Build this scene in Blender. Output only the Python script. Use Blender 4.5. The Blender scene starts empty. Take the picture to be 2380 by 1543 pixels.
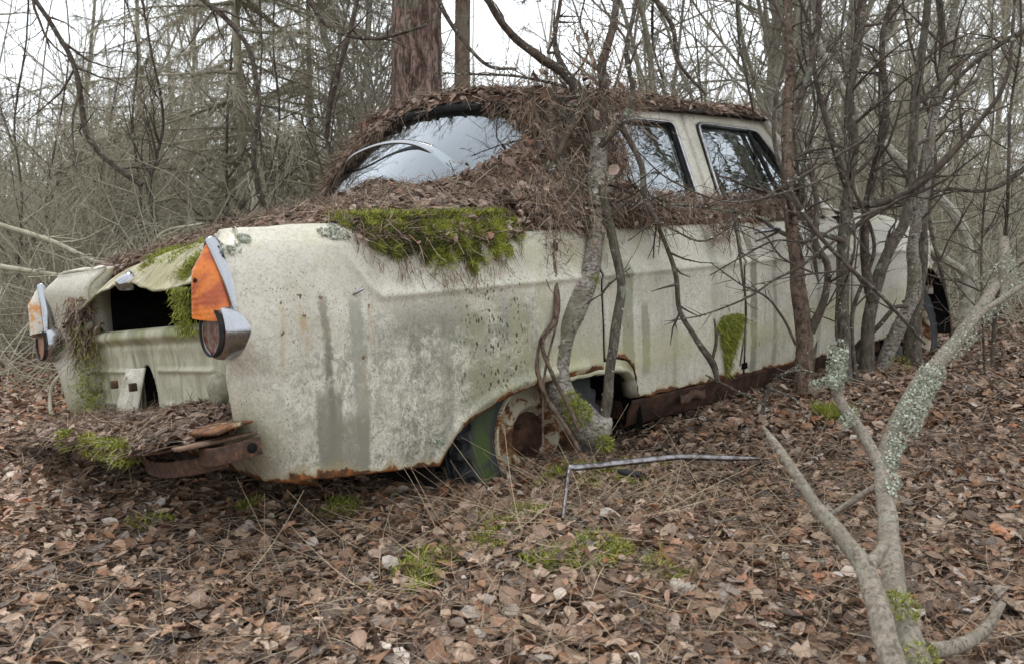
import bpy, math, random
import numpy as np
from mathutils import Matrix, Vector
PI=math.pi
sc=bpy.context.scene
RNG=np.random.default_rng(7)

# ------------------------------------------------------------------ camera, sky, sun, exposure
TH=math.radians(4.9); F=1996.4; CAMZ=0.72
cam_d=bpy.data.cameras.new('camera'); cam=bpy.data.objects.new('camera',cam_d); sc.collection.objects.link(cam)
cam.location=(0,0,CAMZ); cam.rotation_euler=(PI/2-TH,0,0)
cam_d.sensor_width=36; cam_d.lens=F/2380*36; cam_d.clip_start=0.05; cam_d.clip_end=600
cam_d.dof.use_dof=True; cam_d.dof.focus_distance=2.7; cam_d.dof.aperture_fstop=7.0
sc.camera=cam
world=bpy.data.worlds.new('World'); sc.world=world; world.use_nodes=True
wn=world.node_tree.nodes; wl=world.node_tree.links; wn.clear()
sky=wn.new('ShaderNodeTexSky'); sky.sky_type='NISHITA'; sky.sun_disc=False
SUN_EL=math.radians(62); SUN_ROT=math.radians(-25)
sky.sun_elevation=SUN_EL; sky.sun_rotation=SUN_ROT; sky.air_density=1.2; sky.dust_density=4.0; sky.ozone_density=1.0
hsv=wn.new('ShaderNodeHueSaturation'); hsv.inputs['Saturation'].default_value=0.22
bg=wn.new('ShaderNodeBackground'); bg.inputs['Strength'].default_value=0.15
wo=wn.new('ShaderNodeOutputWorld')
cloud=wn.new('ShaderNodeMix'); cloud.data_type='RGBA'; cloud.inputs[0].default_value=.8; cloud.inputs[7].default_value=(5.5,5.8,6.1,1)   # even overcast layer over the sky
wl.new(sky.outputs[0],hsv.inputs['Color']); wl.new(hsv.outputs[0],cloud.inputs[6]); wl.new(cloud.outputs[2],bg.inputs[0]); wl.new(bg.outputs[0],wo.inputs[0])
sun_d=bpy.data.lights.new('sun','SUN'); sun_d.energy=1.5; sun_d.angle=math.radians(14); sun_d.color=(1,.95,.88)
sun=bpy.data.objects.new('sun',sun_d); sc.collection.objects.link(sun)
sd=Vector((math.sin(SUN_ROT)*math.cos(SUN_EL),math.cos(SUN_ROT)*math.cos(SUN_EL),math.sin(SUN_EL)))
sun.rotation_euler=sd.to_track_quat('Z','Y').to_euler()
sc.view_settings.view_transform='Standard'; sc.view_settings.look='None'; sc.view_settings.exposure=1.0; sc.view_settings.gamma=1
sc.render.engine='CYCLES'
cy=sc.cycles; cy.max_bounces=6; cy.diffuse_bounces=3; cy.glossy_bounces=3; cy.transparent_max_bounces=12; cy.use_denoising=True
cy.use_adaptive_sampling=True; cy.adaptive_threshold=0.012

# ------------------------------------------------------------------ frames
CAMW=np.array([0,0,CAMZ])
FW=np.array([0,math.cos(TH),-math.sin(TH)]); UW=np.array([0,math.sin(TH),math.cos(TH)]); RW=np.array([1.,0,0])
def P(px,py,d): return CAMW+d*(FW+(px-1190)/F*RW-(py-771)/F*UW)
# the wreck leans: its own frame is X forward, Y to its left side, Z up
def car_axes(yaw,pitch,roll):
    c,s=math.cos(yaw),math.sin(yaw); cp,sp=math.cos(pitch),math.sin(pitch)
    fw=np.array([c*cp,s*cp,sp]); rt=np.array([s,-c,0.]); up=np.cross(rt,fw); cr,sr=math.cos(roll),math.sin(roll)
    return cr*rt+sr*up,-sr*rt+cr*up,fw
cr_,cu_,cf_=car_axes(0.8385,-0.0491,-0.0995); CC=np.array([-0.7756,-1.8135,0.7491])
CR=np.outer(RW,cr_)+np.outer(UW,cu_)+np.outer(FW,cf_); CT=CAMW-CR@CC
MCAR=Matrix([[*CR[0],CT[0]],[*CR[1],CT[1]],[*CR[2],CT[2]],[0,0,0,1]])
def c2w(p): return np.asarray(p)@CR.T+CT
def w2c(p): return (np.asarray(p)-CT)@CR

def sstep(a,b,x):
    t=np.clip((np.asarray(x,float)-a)/(b-a),0,1); return t*t*(3-2*t)
# cheap smooth value noise (2D / 3D) for shaping geometry
_tab=np.random.default_rng(3).random(4096)
def vnoise(p,scale=1.0,seed=0):
    p=np.asarray(p,float)*scale+seed*17.31; i=np.floor(p).astype(int); f=p-i; f=f*f*(3-2*f); d=p.shape[-1]; out=0
    for k in range(2**d):
        w=1; h=np.zeros(p.shape[:-1],int)+seed*131
        for a in range(d):
            b=(k>>a)&1; w=w*(f[...,a] if b else 1-f[...,a]); h=h*1619+(i[...,a]+b)*[31337,6971,1013][a]
        out=out+w*_tab[(h^(h>>7))&4095]
    return out
def fbm(p,scale=1,oct=3,seed=0):
    s=0;a=1;t=0
    for o in range(oct): s=s+a*vnoise(p,scale*2**o,seed+o); t+=a; a*=.5
    return s/t

# ------------------------------------------------------------------ mesh building
class MB:
    def __init__(s): s.v=[];s.f4=[];s.f3=[];s.n=0;s.r=[];s.e=[];s.sm=True
    def add(s,v,f,rnd=0.5,rust=0.0):
        v=np.asarray(v,np.float32).reshape(-1,3); f=np.asarray(f,np.int32); n=len(v)
        s.v.append(v)
        if len(f): (s.f4 if f.shape[1]==4 else s.f3).append(f+s.n)
        s.r.append(np.broadcast_to(np.asarray(rnd,np.float32),(n,))); s.e.append(np.broadcast_to(np.asarray(rust,np.float32),(n,)))
        s.n+=n; return s
    def grid(s,G,rnd=0.5,rust=0.0,closeu=False,closev=False,keep=None):
        G=np.asarray(G); a,b=G.shape[:2]; I=np.arange(a*b).reshape(a,b)
        if closeu: I=np.vstack([I,I[:1]])
        if closev: I=np.hstack([I,I[:,:1]])
        f=np.stack([I[:-1,:-1],I[1:,:-1],I[1:,1:],I[:-1,1:]],-1)
        f=f[keep] if keep is not None else f.reshape(-1,4)
        r=rust if np.isscalar(rust) else np.asarray(rust).reshape(-1)
        return s.add(G.reshape(-1,3),f,rnd,r)
    def mesh(s,name,off=None):
        v=np.concatenate(s.v) if s.v else np.zeros((0,3),np.float32)
        if off is not None: v=v-np.asarray(off,np.float32)
        me=bpy.data.meshes.new(name); me.vertices.add(len(v)); me.vertices.foreach_set('co',v.astype(np.float32).ravel())
        f4=np.concatenate(s.f4) if s.f4 else np.zeros((0,4),np.int32); f3=np.concatenate(s.f3) if s.f3 else np.zeros((0,3),np.int32)
        me.loops.add(f4.size+f3.size); me.loops.foreach_set('vertex_index',np.concatenate([f4.ravel(),f3.ravel()]))
        me.polygons.add(len(f4)+len(f3))
        me.polygons.foreach_set('loop_start',np.concatenate([np.arange(len(f4))*4,f4.size+np.arange(len(f3))*3]).astype(np.int32))
        me.polygons.foreach_set('use_smooth',np.full(len(f4)+len(f3),s.sm))
        for nm,L in (('rnd',s.r),('rust',s.e)):
            at=me.attributes.new(nm,'FLOAT','POINT'); at.data.foreach_set('value',np.concatenate(L).astype(np.float32))
        me.update(calc_edges=True); me.validate(); return me
    def obj(s,name,mat,parent=None,off=None,solid=0,bevel=0,**kw):
        if off is None and parent is not None and parent.get('_o') is not None: off=list(parent['_o'])
        o=bpy.data.objects.new(name,s.mesh(name,off)); o.data.materials.append(mat); sc.collection.objects.link(o)
        if parent is not None: o.parent=parent
        elif off is not None: o.location=off
        if solid: m=o.modifiers.new('t','SOLIDIFY'); m.thickness=solid; m.offset=-1; m.thickness_clamp=1.0
        if bevel: m=o.modifiers.new('b','BEVEL'); m.width=bevel; m.segments=2; m.limit_method='ANGLE'
        tag(o,**kw); return o
def tag(o,label=None,cat=None,group=None,kind=None):
    if label: o['label']=label
    if cat: o['category']=cat
    if group: o['group']=group
    if kind: o['kind']=kind
    return o
def empty(name,loc,label,cat,group=None,kind=None,car=False):
    o=bpy.data.objects.new(name,None); sc.collection.objects.link(o); o.empty_display_size=.1
    if car: o.matrix_world=MCAR; o['_o']=[0.,0.,0.]
    else: o.location=loc; o['_o']=[float(x) for x in loc]
    return tag(o,label,cat,group,kind)
def copy_tree(o,loc,rz=0,sca=1,tilt=(0,0),**kw):
    c=o.copy(); sc.collection.objects.link(c); c.location=loc; c.rotation_euler=(tilt[0],tilt[1],rz); c.scale=(sca,)*3
    for ch in o.children:
        d=ch.copy(); sc.collection.objects.link(d); d.parent=c
        for g in ch.children:
            e=g.copy(); sc.collection.objects.link(e); e.parent=d
    tag(c,**kw); return c

def unit(v): v=np.asarray(v,float); return v/np.maximum(np.linalg.norm(v,axis=-1,keepdims=True),1e-9)
def smooth(pts,n=None,rad=None):
    """Catmull-Rom resample of a polyline (and radii)."""
    p=np.asarray(pts,float); m=len(p)
    if n is None: n=(m-1)*5+1
    q=np.vstack([2*p[0]-p[1],p,2*p[-1]-p[-2]]); t=np.linspace(0,m-1-1e-6,n); i=t.astype(int); f=(t-i)[:,None]
    a,b,c,d=q[i],q[i+1],q[i+2],q[i+3]
    out=.5*((2*b)+(-a+c)*f+(2*a-5*b+4*c-d)*f*f+(-a+3*b-3*c+d)*f**3)
    if rad is None: return out
    return out,np.interp(t,np.arange(m),rad)
def tube(mb,p,r,k=6,rnd=0.5,rust=0.,cap=True,lump=0,flat=None,seed=0):
    p=np.asarray(p,float); n=len(p); r=np.broadcast_to(np.asarray(r,float),(n,))
    t=np.empty_like(p); t[1:-1]=p[2:]-p[:-2]; t[0]=p[1]-p[0]; t[-1]=p[-1]-p[-2]; t=unit(t)
    ref=np.array([0,0,1.]) if abs(t[:,2]).mean()<.75 else np.array([1.,0.2,0])
    a=unit(np.cross(t,ref)); b=np.cross(t,a); th=np.arange(k)*2*PI/k
    R=r[:,None]*np.ones(k)
    if lump:
        R=R*(1+lump*(fbm(np.stack(np.broadcast_arrays(p[:,None,0]/.12+np.cos(th)*1.2,p[:,None,1]/.12+np.sin(th)*1.2,p[:,None,2]/.12),-1),1,2,seed)-.5)*2)
    G=p[:,None]+R[...,None]*(np.cos(th)[:,None]*a[:,None]*(1 if flat is None else flat)+np.sin(th)[:,None]*b[:,None])
    mb.grid(G,rnd,rust,closev=True)
    if cap and k>3:
        for e,c in ((0,p[0]),(n-1,p[-1])):
            base=mb.n; ring=G[e]; mb.add(np.vstack([ring,c]),[[i,(i+1)%k,k] for i in range(k)],rnd,rust)
    return mb
def lathe(mb,prof,o,ax=(0,1,0),k=40,rnd=.5,rust=0.):
    """prof: list of (along,radius)."""
    ax=unit(ax); ref=np.array([0,0,1.]) if abs(ax[2])<.9 else np.array([1.,0,0]); a=unit(np.cross(ax,ref)); b=np.cross(ax,a)
    th=np.arange(k)*2*PI/k; pr=np.asarray(prof,float)
    G=np.asarray(o)+pr[:,None,0,None]*ax+pr[:,None,1,None]*(np.cos(th)[:,None]*a+np.sin(th)[:,None]*b)
    return mb.grid(G,rnd,rust,closev=True)
def box(mb,lo,hi,rnd=.5,rust=0.,sub=1):
    x0,y0,z0=lo;x1,y1,z1=hi
    v=[(x0,y0,z0),(x1,y0,z0),(x1,y1,z0),(x0,y1,z0),(x0,y0,z1),(x1,y0,z1),(x1,y1,z1),(x0,y1,z1)]
    return mb.add(v,[(0,3,2,1),(4,5,6,7),(0,1,5,4),(1,2,6,5),(2,3,7,6),(3,0,4,7)],rnd,rust)
def rbox(mb,lo,hi,e=4,n=10,rnd=.5):
    """soft superellipsoid block"""
    lo=np.array(lo,float);hi=np.array(hi,float);c=(lo+hi)/2;h=(hi-lo)/2
    u=np.linspace(-PI/2,PI/2,n*2)[:,None];v=np.linspace(-PI,PI,n*4,endpoint=False)[None]
    s=lambda w:np.sign(w)*np.abs(w)**(2/e)
    G=np.stack([s(np.cos(u))*s(np.cos(v)),s(np.cos(u))*s(np.sin(v)),s(np.sin(u))*np.ones_like(v)],-1)*h+c
    return mb.grid(G,rnd,closev=True)

# ------------------------------------------------------------------ materials
class NT:
    def __init__(s,name,rough=.8,spec=.3):
        s.m=bpy.data.materials.new(name); s.m.use_nodes=True; t=s.m.node_tree; s.n=t.nodes; s.l=t.links; s.n.clear()
        s.out=s.n.new('ShaderNodeOutputMaterial'); s.b=s.n.new('ShaderNodeBsdfPrincipled'); s.l.new(s.b.outputs[0],s.out.inputs[0])
        s.b.inputs['Roughness'].default_value=rough; s.b.inputs['Specular IOR Level'].default_value=spec
        s.tc=s.n.new('ShaderNodeTexCoord'); s.co=s.tc.outputs['Object']
    def lk(s,a,sock):
        if hasattr(a,'is_output') or isinstance(a,bpy.types.NodeSocket): s.l.new(a,sock)
        elif isinstance(a,(tuple,list)): sock.default_value=(*a,1)[:4] if len(sock.default_value)==4 else a
        else: sock.default_value=a
    def map(s,sc_=(1,1,1),v=None,loc=(0,0,0)):
        n=s.n.new('ShaderNodeMapping'); s.l.new(v or s.co,n.inputs[0]); n.inputs['Scale'].default_value=sc_; n.inputs['Location'].default_value=loc; return n.outputs[0]
    def noise(s,scale,det=3,rough=.55,dist=0,v=None):
        n=s.n.new('ShaderNodeTexNoise'); s.l.new(v or s.co,n.inputs['Vector']); n.inputs['Scale'].default_value=scale; n.inputs['Detail'].default_value=det
        n.inputs['Roughness'].default_value=rough; n.inputs['Distortion'].default_value=dist; return n.outputs['Fac']
    def vor(s,scale,v=None,feat='F1',out='Distance',rand=1):
        n=s.n.new('ShaderNodeTexVoronoi'); n.feature=feat; s.l.new(v or s.co,n.inputs['Vector']); n.inputs['Scale'].default_value=scale; n.inputs['Randomness'].default_value=rand; return n.outputs[out]
    def attr(s,name):
        n=s.n.new('ShaderNodeAttribute'); n.attribute_name=name; return n.outputs['Fac']
    def xyz(s,v=None):
        n=s.n.new('ShaderNodeSeparateXYZ'); s.l.new(v or s.co,n.inputs[0]); return n.outputs
    def ma(s,op,a,b=0.,c=0.,clamp=False):
        n=s.n.new('ShaderNodeMath'); n.operation=op; n.use_clamp=clamp; s.lk(a,n.inputs[0]); s.lk(b,n.inputs[1]); s.lk(c,n.inputs[2]); return n.outputs[0]
    def mul(s,*a):
        o=a[0]
        for x in a[1:]: o=s.ma('MULTIPLY',o,x)
        return o
    def ramp01(s,x,lo,hi,smooth=True):
        n=s.n.new('ShaderNodeMapRange'); n.interpolation_type='SMOOTHSTEP' if smooth else 'LINEAR'; s.lk(x,n.inputs['Value']); n.inputs['From Min'].default_value=lo; n.inputs['From Max'].default_value=hi
        return n.outputs[0]
    def band(s,x,a,b,soft):  # 1 inside a..b
        return s.mul(s.ramp01(x,a-soft,a+soft),s.ramp01(x,b+soft,b-soft))
    def ramp(s,f,stops):
        n=s.n.new('ShaderNodeValToRGB'); s.l.new(f,n.inputs[0]); cr=n.color_ramp
        while len(cr.elements)<len(stops): cr.elements.new(.5)
        for e,(p,c) in zip(cr.elements,stops): e.position=p; e.color=(*c,1)
        return n.outputs[0]
    def mix(s,f,a,b):
        n=s.n.new('ShaderNodeMix'); n.data_type='RGBA'; s.lk(f,n.inputs[0]); s.lk(a,n.inputs[6]); s.lk(b,n.inputs[7]); return n.outputs[2]
    def col(s,c): s.lk(c,s.b.inputs['Base Color']); return s
    def rough(s,r): s.lk(r,s.b.inputs['Roughness']); return s
    def bump(s,h,st=.3,dist=.005):
        n=s.n.new('ShaderNodeBump'); s.lk(h,n.inputs['Height']); n.inputs['Strength'].default_value=st; n.inputs['Distance'].default_value=dist
        s.l.new(n.outputs[0],s.b.inputs['Normal']); return s

def mat_paint(name,flank=True):
    M=NT(name,.45,.4); x,y,z=M.xyz()[0:3]
    n1=M.noise(3.0,4); n2=M.noise(26,5,.65,.6)
    c=M.mix(M.ramp01(n1,.35,.7),(.70,.665,.57),(.54,.51,.42))
    # fine dirt film
    fine=M.noise(90,6,.7,1.5); film=M.ramp01(fine,.47,.60)
    c=M.mix(M.mul(film,.55),c,(.36,.32,.235)); c=M.mix(M.mul(M.ramp01(M.noise(6,8,.75,.8),.5,.66),.45),c,(.38,.355,.27))
    big=M.noise(2.2,4,.6,.5)
    # vertical washed streaks
    st=M.noise(1.0,6,.7,.3,M.map((45,45,2.2))); stm=M.ramp01(st,.46,.68)
    low=M.ramp01(z,.95,.45)
    c=M.mix(M.mul(stm,low,M.ramp01(n2,.3,.6),.5),c,(.30,.29,.22))
    if flank:
        # grey grime with pale worm tracks on the rear quarter
        warp=M.noise(7,3,.6,0)
        reg=M.mul(M.band(x,.12,.88,.14),M.ramp01(M.ma('ADD',z,M.ma('MULTIPLY',warp,.35)),.98,.72))
        g=M.noise(20,8,.78,1.3); g2=M.noise(62,6,.75,1.6,M.map((1,1,.6)))
        gr=M.ramp01(M.ma('ADD',M.ma('MULTIPLY',g,.5),M.ma('MULTIPLY',g2,.5)),.46,.56)
        grime=M.mix(M.ramp01(M.noise(5,5,.7),.35,.65),(.19,.18,.14),(.33,.315,.25))
        c=M.mix(M.mul(reg,gr,.88),c,grime)
        mot=M.mul(M.band(x,.42,1.02,.14),M.ramp01(z,.80,.66),M.ramp01(M.ma('ADD',M.ma('MULTIPLY',M.noise(4,5,.6,.6),.6),M.ma('MULTIPLY',M.noise(45,6,.8,.8),.4)),.44,.56)); c=M.mix(M.mul(mot,.72),c,(.13,.122,.09))
        spk=M.mul(M.ramp01(M.vor(140,M.map((1,1,.6))),.26,.14),M.ramp01(M.noise(7,4,.6,.4),.43,.55),M.ramp01(z,.95,.8)); c=M.mix(M.mul(spk,.85),c,(.09,.075,.05))
        tw=M.ma('ABSOLUTE',M.ma('SUBTRACT',M.noise(38,4,.5,2.8),.5)); tr=M.ramp01(tw,.018,.004)
        c=M.mix(M.mul(reg,tr,.6),c,(.60,.58,.48))
        wob=M.ma('ADD',M.ma('MULTIPLY',M.ma('SUBTRACT',M.noise(9,3),.5),.03),M.ma('MULTIPLY',M.ma('SUBTRACT',M.noise(95,4,.7),.5),.022))
        xx=M.ma('ADD',x,wob)
        for x0,w,zt,zb,col,am in ((.266,.010,.775,.30,(.13,.125,.095),.75),(.350,.018,.765,.28,(.30,.29,.235),.8),(.257,.035,.55,.25,(.2,.19,.15),.8),(.31,.06,.48,.25,(.24,.225,.175),.75),
              (.62,.02,.70,.3,(.24,.23,.18),.5),(.74,.04,.70,.3,(.22,.21,.15),.5),(2.12,.022,.86,.33,(.20,.195,.14),.85),(2.27,.014,.80,.33,(.24,.23,.17),.7),(1.37,.03,.80,.40,(.21,.21,.13),.75),(1.46,.02,.66,.42,(.22,.22,.15),.7),(1.62,.012,.70,.34,(.3,.29,.22),.55),
              (1.86,.02,.9,.34,(.33,.33,.24),.4),(2.45,.03,.8,.3,(.27,.27,.2),.45),(2.62,.02,.8,.3,(.25,.25,.2),.5),(3.1,.05,.8,.3,(.28,.28,.22),.5)):
            m=M.mul(M.band(xx,x0-w,x0+w,.006),M.band(z,zb,zt,.02),am,M.ramp01(n2,.25,.45)); c=M.mix(m,c,col)
        # green algae washes
        al=M.mul(M.band(x,.70,1.35,.12),M.band(z,.48,.90,.08),M.ramp01(M.noise(2.5,3,.6,.4,M.map((5,5,1))),.42,.65)); c=M.mix(M.mul(al,.42),c,(.40,.385,.19))
        al2=M.mul(M.band(z,.44,.56,.04),M.ramp01(x,.55,.75),M.ramp01(n1,.3,.6)); c=M.mix(M.mul(al2,.45),c,(.42,.41,.18)); al4=M.mul(M.band(z,.80,.96,.05),M.ramp01(M.noise(4,5,.7,.6),.5,.66)); c=M.mix(M.mul(al4,.45),c,(.42,.40,.22))
        al3=M.mul(M.ramp01(x,.16,.06),M.ramp01(z,.62,.45),.7); c=M.mix(al3,c,(.19,.19,.07))
        # moss specks
        v=M.ma('ADD',M.vor(95,M.map((1,1,.5))),M.ma('MULTIPLY',M.ma('SUBTRACT',M.noise(55,4,.7),.5),1.1)); sp=M.mul(M.ramp01(v,.34,.24),M.band(x,.66,.92,.06),M.band(z,.45,.79,.05),M.ramp01(M.noise(16,4,.7,.5),.42,.54)); c=M.mix(sp,c,(.045,.06,.018))
        v2=M.vor(40,M.map((1.5,1.5,.4))); sp2=M.mul(M.ramp01(v2,.22,.12),M.ramp01(x,1.2,1.4),M.ramp01(M.noise(6,3),.5,.62)); c=M.mix(M.mul(sp2,.8),c,(.10,.10,.055))
        # chips with rust drips
        chipn=M.noise(160,3)
        for x0,z0 in ((.157,.772),(.208,.782),(.202,.786),(.212,.737),(.150,.700),(.264,.775),(.39,.742),(.36,.62),(1.0,.53),(2.2,.6)):
            dx=M.ma('SUBTRACT',xx,x0); dz=M.ma('SUBTRACT',z,z0)
            d=M.ma('ADD',M.ma('SQRT',M.ma('ADD',M.mul(dx,dx),M.mul(dz,dz))),M.ma('MULTIPLY',M.ma('SUBTRACT',chipn,.5),.022)); c=M.mix(M.ramp01(d,.0055,.002),c,(.09,.035,.015))
            dr=M.mul(M.band(dx,-.007,.007,.004),M.band(dz,-.10,0,.012),M.ramp01(n2,.35,.6),.5); c=M.mix(dr,c,(.42,.31,.17))
    cr=M.ramp01(M.vor(9,None,'DISTANCE_TO_EDGE'),.0,.004)
    # rust creeping up from the bottom edge (per-vertex distance mark x noise)
    ru=M.attr('rust'); rn=M.noise(14,5,.65,.5); rm=M.ramp01(M.ma('ADD',ru,M.ma('MULTIPLY',M.ma('SUBTRACT',rn,.5),1.9)),.62,.78)
    rc=M.ramp(M.noise(30,6,.7,.4),[(.3,(.035,.018,.011)),(.48,(.11,.045,.018)),(.62,(.28,.10,.025)),(.75,(.38,.19,.05))])
    halo=M.ramp01(M.ma('ADD',ru,M.ma('MULTIPLY',M.ma('SUBTRACT',rn,.5),1.9)),.35,.7); c=M.mix(M.mul(halo,.6),c,(.40,.33,.17))
    c=M.mix(rm,c,rc)
    M.col(c); M.rough(M.ma('ADD',.38,M.ma('MULTIPLY',M.ma('ADD',film,rm),.3)))
    h=M.ma('ADD',M.ma('MULTIPLY',fine,.35),M.ma('ADD',M.ma('MULTIPLY',rm,M.noise(60,4)),M.ma('MULTIPLY',n2,.3))); M.bump(h,.35,.003); return M.m

def mat_simple(name,c1,c2,scale=20,rough=.85,spec=.25,bump=.4,dist=.004,metal=0,det=5,dst=.3,lo=.35,hi=.65):
    M=NT(name,rough,spec); n=M.noise(scale,det,.62,dst); M.col(M.mix(M.ramp01(n,lo,hi),c1,c2)); M.b.inputs['Metallic'].default_value=metal
    if bump: M.bump(n,bump,dist)
    return M.m
def mat_leaf(name,stops,rough=.52,trans=.0,spec=.5):
    M=NT(name,rough,spec); r=M.attr('rnd'); n=M.noise(45,4,.6,.2); n2=M.noise(260,3)
    c=M.ramp(r,stops); c=M.mix(M.mul(M.ramp01(n,.45,.7),.45),c,(.06,.042,.03)); c=M.mix(M.mul(M.ramp01(n2,.5,.7),.25),c,(.30,.24,.18))
    M.col(c); M.bump(n2,.25,.0015); return M.m
def mat_bark(name,c1,c2,c3,scale=30,vert=.25,lich=.0,rust=False,bump=.7,dist=.006,green=0):
    M=NT(name,.9,.2); v=M.map((1,1,vert)); n=M.noise(scale,6,.65,.6,v); n2=M.noise(scale*.2,3); c=M.mix(M.ramp01(n,.35,.62),c1,c2); c=M.mix(M.ramp01(n2,.5,.7),c,c3)
    if green: c=M.mix(M.mul(M.ramp01(M.noise(5,4,.6,.4),.48,.62),green),c,(.10,.115,.03))
    if lich: c=M.mix(M.mul(M.ramp01(M.noise(26,5,.7,.5),.56,.64),lich),c,(.34,.38,.30))
    r=M.attr('rnd'); c=M.mix(M.mul(r,.35),c,c2); c=M.mix(M.mul(M.ramp01(M.vor(60,M.map((1,1,.5 if vert<1 else 2))),.2,.1),.6),c,tuple(.45*q for q in c1)); M.col(c); M.bump(n,bump,dist); return M.m

PAINT=mat_paint('cream_paint'); PAINT2=mat_paint('cream_paint_plain',False)
RUST=NT('rusty_steel',.85,.3); _c=RUST.ramp(RUST.noise(48,7,.7,.5),[(.28,(.025,.017,.013)),(.45,(.06,.036,.026)),(.58,(.11,.058,.038)),(.7,(.20,.095,.045)),(.82,(.25,.20,.14))]); RUST.col(_c); RUST.bump(RUST.noise(60,5),.6,.003); RUST=RUST.m
DARKRUST=mat_simple('dark_rust',(.03,.017,.012),(.085,.042,.026),16,.9)
RUSTRIM=NT('flaking_rim_paint',.7,.3); _n=RUSTRIM.noise(13,7,.7,.8); RUSTRIM.col(RUSTRIM.ramp(_n,[(.33,(.03,.018,.012)),(.43,(.09,.042,.02)),(.49,(.24,.11,.04)),(.52,(.42,.37,.27)),(.75,(.42,.39,.29))])); RUSTRIM.bump(_n,.5,.003); RUSTRIM=RUSTRIM.m
CHROME=NT('pitted_chrome',.22,.5); _n=CHROME.noise(170,6,.75,.4); CHROME.b.inputs['Metallic'].default_value=1
CHROME.col(CHROME.mix(CHROME.ramp01(_n,.56,.85),(.38,.39,.41),(.16,.14,.125))); CHROME.rough(CHROME.ma('ADD',.16,CHROME.mul(CHROME.ramp01(_n,.45,.8),.3))); CHROME.bump(_n,.2,.001); CHROME=CHROME.m
ALU=mat_simple('dull_chrome_trim',(.50,.50,.52),(.34,.33,.33),40,.3,.5,.15,.001,1)
RUBBER=mat_simple('black_rubber',(.012,.012,.013),(.03,.03,.03),30,.75,.3,.3)
TYRE=NT('algae_tyre',.8,.3); _x,_y,_z=TYRE.xyz()[0:3]; _m=TYRE.mul(TYRE.ramp01(_x,1.0,.94),TYRE.ramp01(_z,.52,.30),TYRE.band(TYRE.ma('SQRT',TYRE.ma('ADD',TYRE.mul(TYRE.ma('SUBTRACT',_x,1.),TYRE.ma('SUBTRACT',_x,1.)),TYRE.mul(TYRE.ma('SUBTRACT',_z,.3),TYRE.ma('SUBTRACT',_z,.3)))),.20,.262,.014),TYRE.ramp01(_y,.16,.13),TYRE.ramp01(TYRE.noise(9,4,.6,.4),.36,.55))
TYRE.col(TYRE.mix(TYRE.mul(_m,.8),TYRE.mix(TYRE.noise(14,4),(.016,.018,.021),(.055,.057,.058)),(.065,.095,.022))); TYRE.bump(TYRE.noise(50,4),.4,.002); TYRE=TYRE.m
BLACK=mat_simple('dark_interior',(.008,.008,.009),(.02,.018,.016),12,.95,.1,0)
SEAT=mat_simple('seat_vinyl',(.03,.032,.036),(.06,.06,.06),14,.6,.3,.2)
def mat_lens(name,a,b,c,lo,hi):
    M=NT(name,.22,.5); n=M.noise(14,5,.6,.8); z=M.xyz()[2]; f=M.noise(160,3)
    M.col(M.mix(M.mul(M.ramp01(f,.5,.7),.35),M.mix(M.ramp01(n,lo,hi),a,b),c)); M.bump(M.ma('SINE',M.ma('MULTIPLY',z,520)),.12,.001)
    M.rough(M.ma('ADD',.2,M.mul(M.ramp01(f,.4,.7),.4))); M.b.inputs['Coat Weight'].default_value=.3; return M.m
AMBER=mat_lens('amber_lens',(.75,.19,.008),(.45,.075,.006),(.20,.05,.015),.45,.62)
AMBERPALE=mat_lens('bleached_amber_lens',(.62,.58,.50),(.58,.24,.05),(.5,.42,.3),.50,.60)
REDLENS=NT('dirty_red_lens',.45,.4); _n=REDLENS.noise(40,6,.7,.8); REDLENS.col(REDLENS.ramp(_n,[(.36,(.10,.012,.014)),(.47,(.15,.04,.035)),(.55,(.16,.13,.09)),(.7,(.27,.24,.16))])); REDLENS=REDLENS.m
PALELENS=mat_simple('bleached_red_lens',(.36,.13,.07),(.45,.33,.24),22,.4)
GREYLENS=mat_simple('grey_dirty_lens',(.22,.21,.15),(.36,.34,.26),40,.5)
def mat_glass():
    m=bpy.data.materials.new('window_glass'); m.use_nodes=True; t=m.node_tree; n=t.nodes; n.clear(); L=t.links
    o=n.new('ShaderNodeOutputMaterial'); mx=n.new('ShaderNodeMixShader'); tr=n.new('ShaderNodeBsdfTransparent'); gl=n.new('ShaderNodeBsdfGlossy')
    tr.inputs[0].default_value=(.62,.68,.66,1); gl.inputs[0].default_value=(.78,.84,.90,1); gl.inputs['Roughness'].default_value=.03; fr=n.new('ShaderNodeLayerWeight'); fr.inputs[0].default_value=.5; pw=n.new('ShaderNodeMath'); pw.operation='POWER'; pw.inputs[1].default_value=2.6; L.new(fr.outputs['Facing'],pw.inputs[0])
    mp=n.new('ShaderNodeMath'); mp.operation='MULTIPLY_ADD'; mp.inputs[1].default_value=1.0; mp.inputs[2].default_value=.26; mp.use_clamp=True
    no=n.new('ShaderNodeTexNoise'); no.inputs['Scale'].default_value=5; bu=n.new('ShaderNodeBump'); bu.inputs['Strength'].default_value=.05; bu.inputs['Distance'].default_value=.02
    L.new(no.outputs[0],bu.inputs['Height']); L.new(bu.outputs[0],gl.inputs['Normal'])
    L.new(pw.outputs[0],mp.inputs[0]); L.new(mp.outputs[0],mx.inputs[0]); L.new(tr.outputs[0],mx.inputs[1]); L.new(gl.outputs[0],mx.inputs[2]); L.new(mx.outputs[0],o.inputs[0]); return m
GLASS=mat_glass()
LEAF=mat_leaf('dead_leaves',[(0,(.022,.013,.009)),(.17,(.085,.05,.032)),(.34,(.28,.17,.105)),(.47,(.52,.38,.275)),(.60,(.22,.125,.075)),(.74,(.38,.195,.10)),(.85,(.12,.08,.06)),(.94,(.60,.52,.45)),(1,(.48,.16,.05))])
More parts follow.
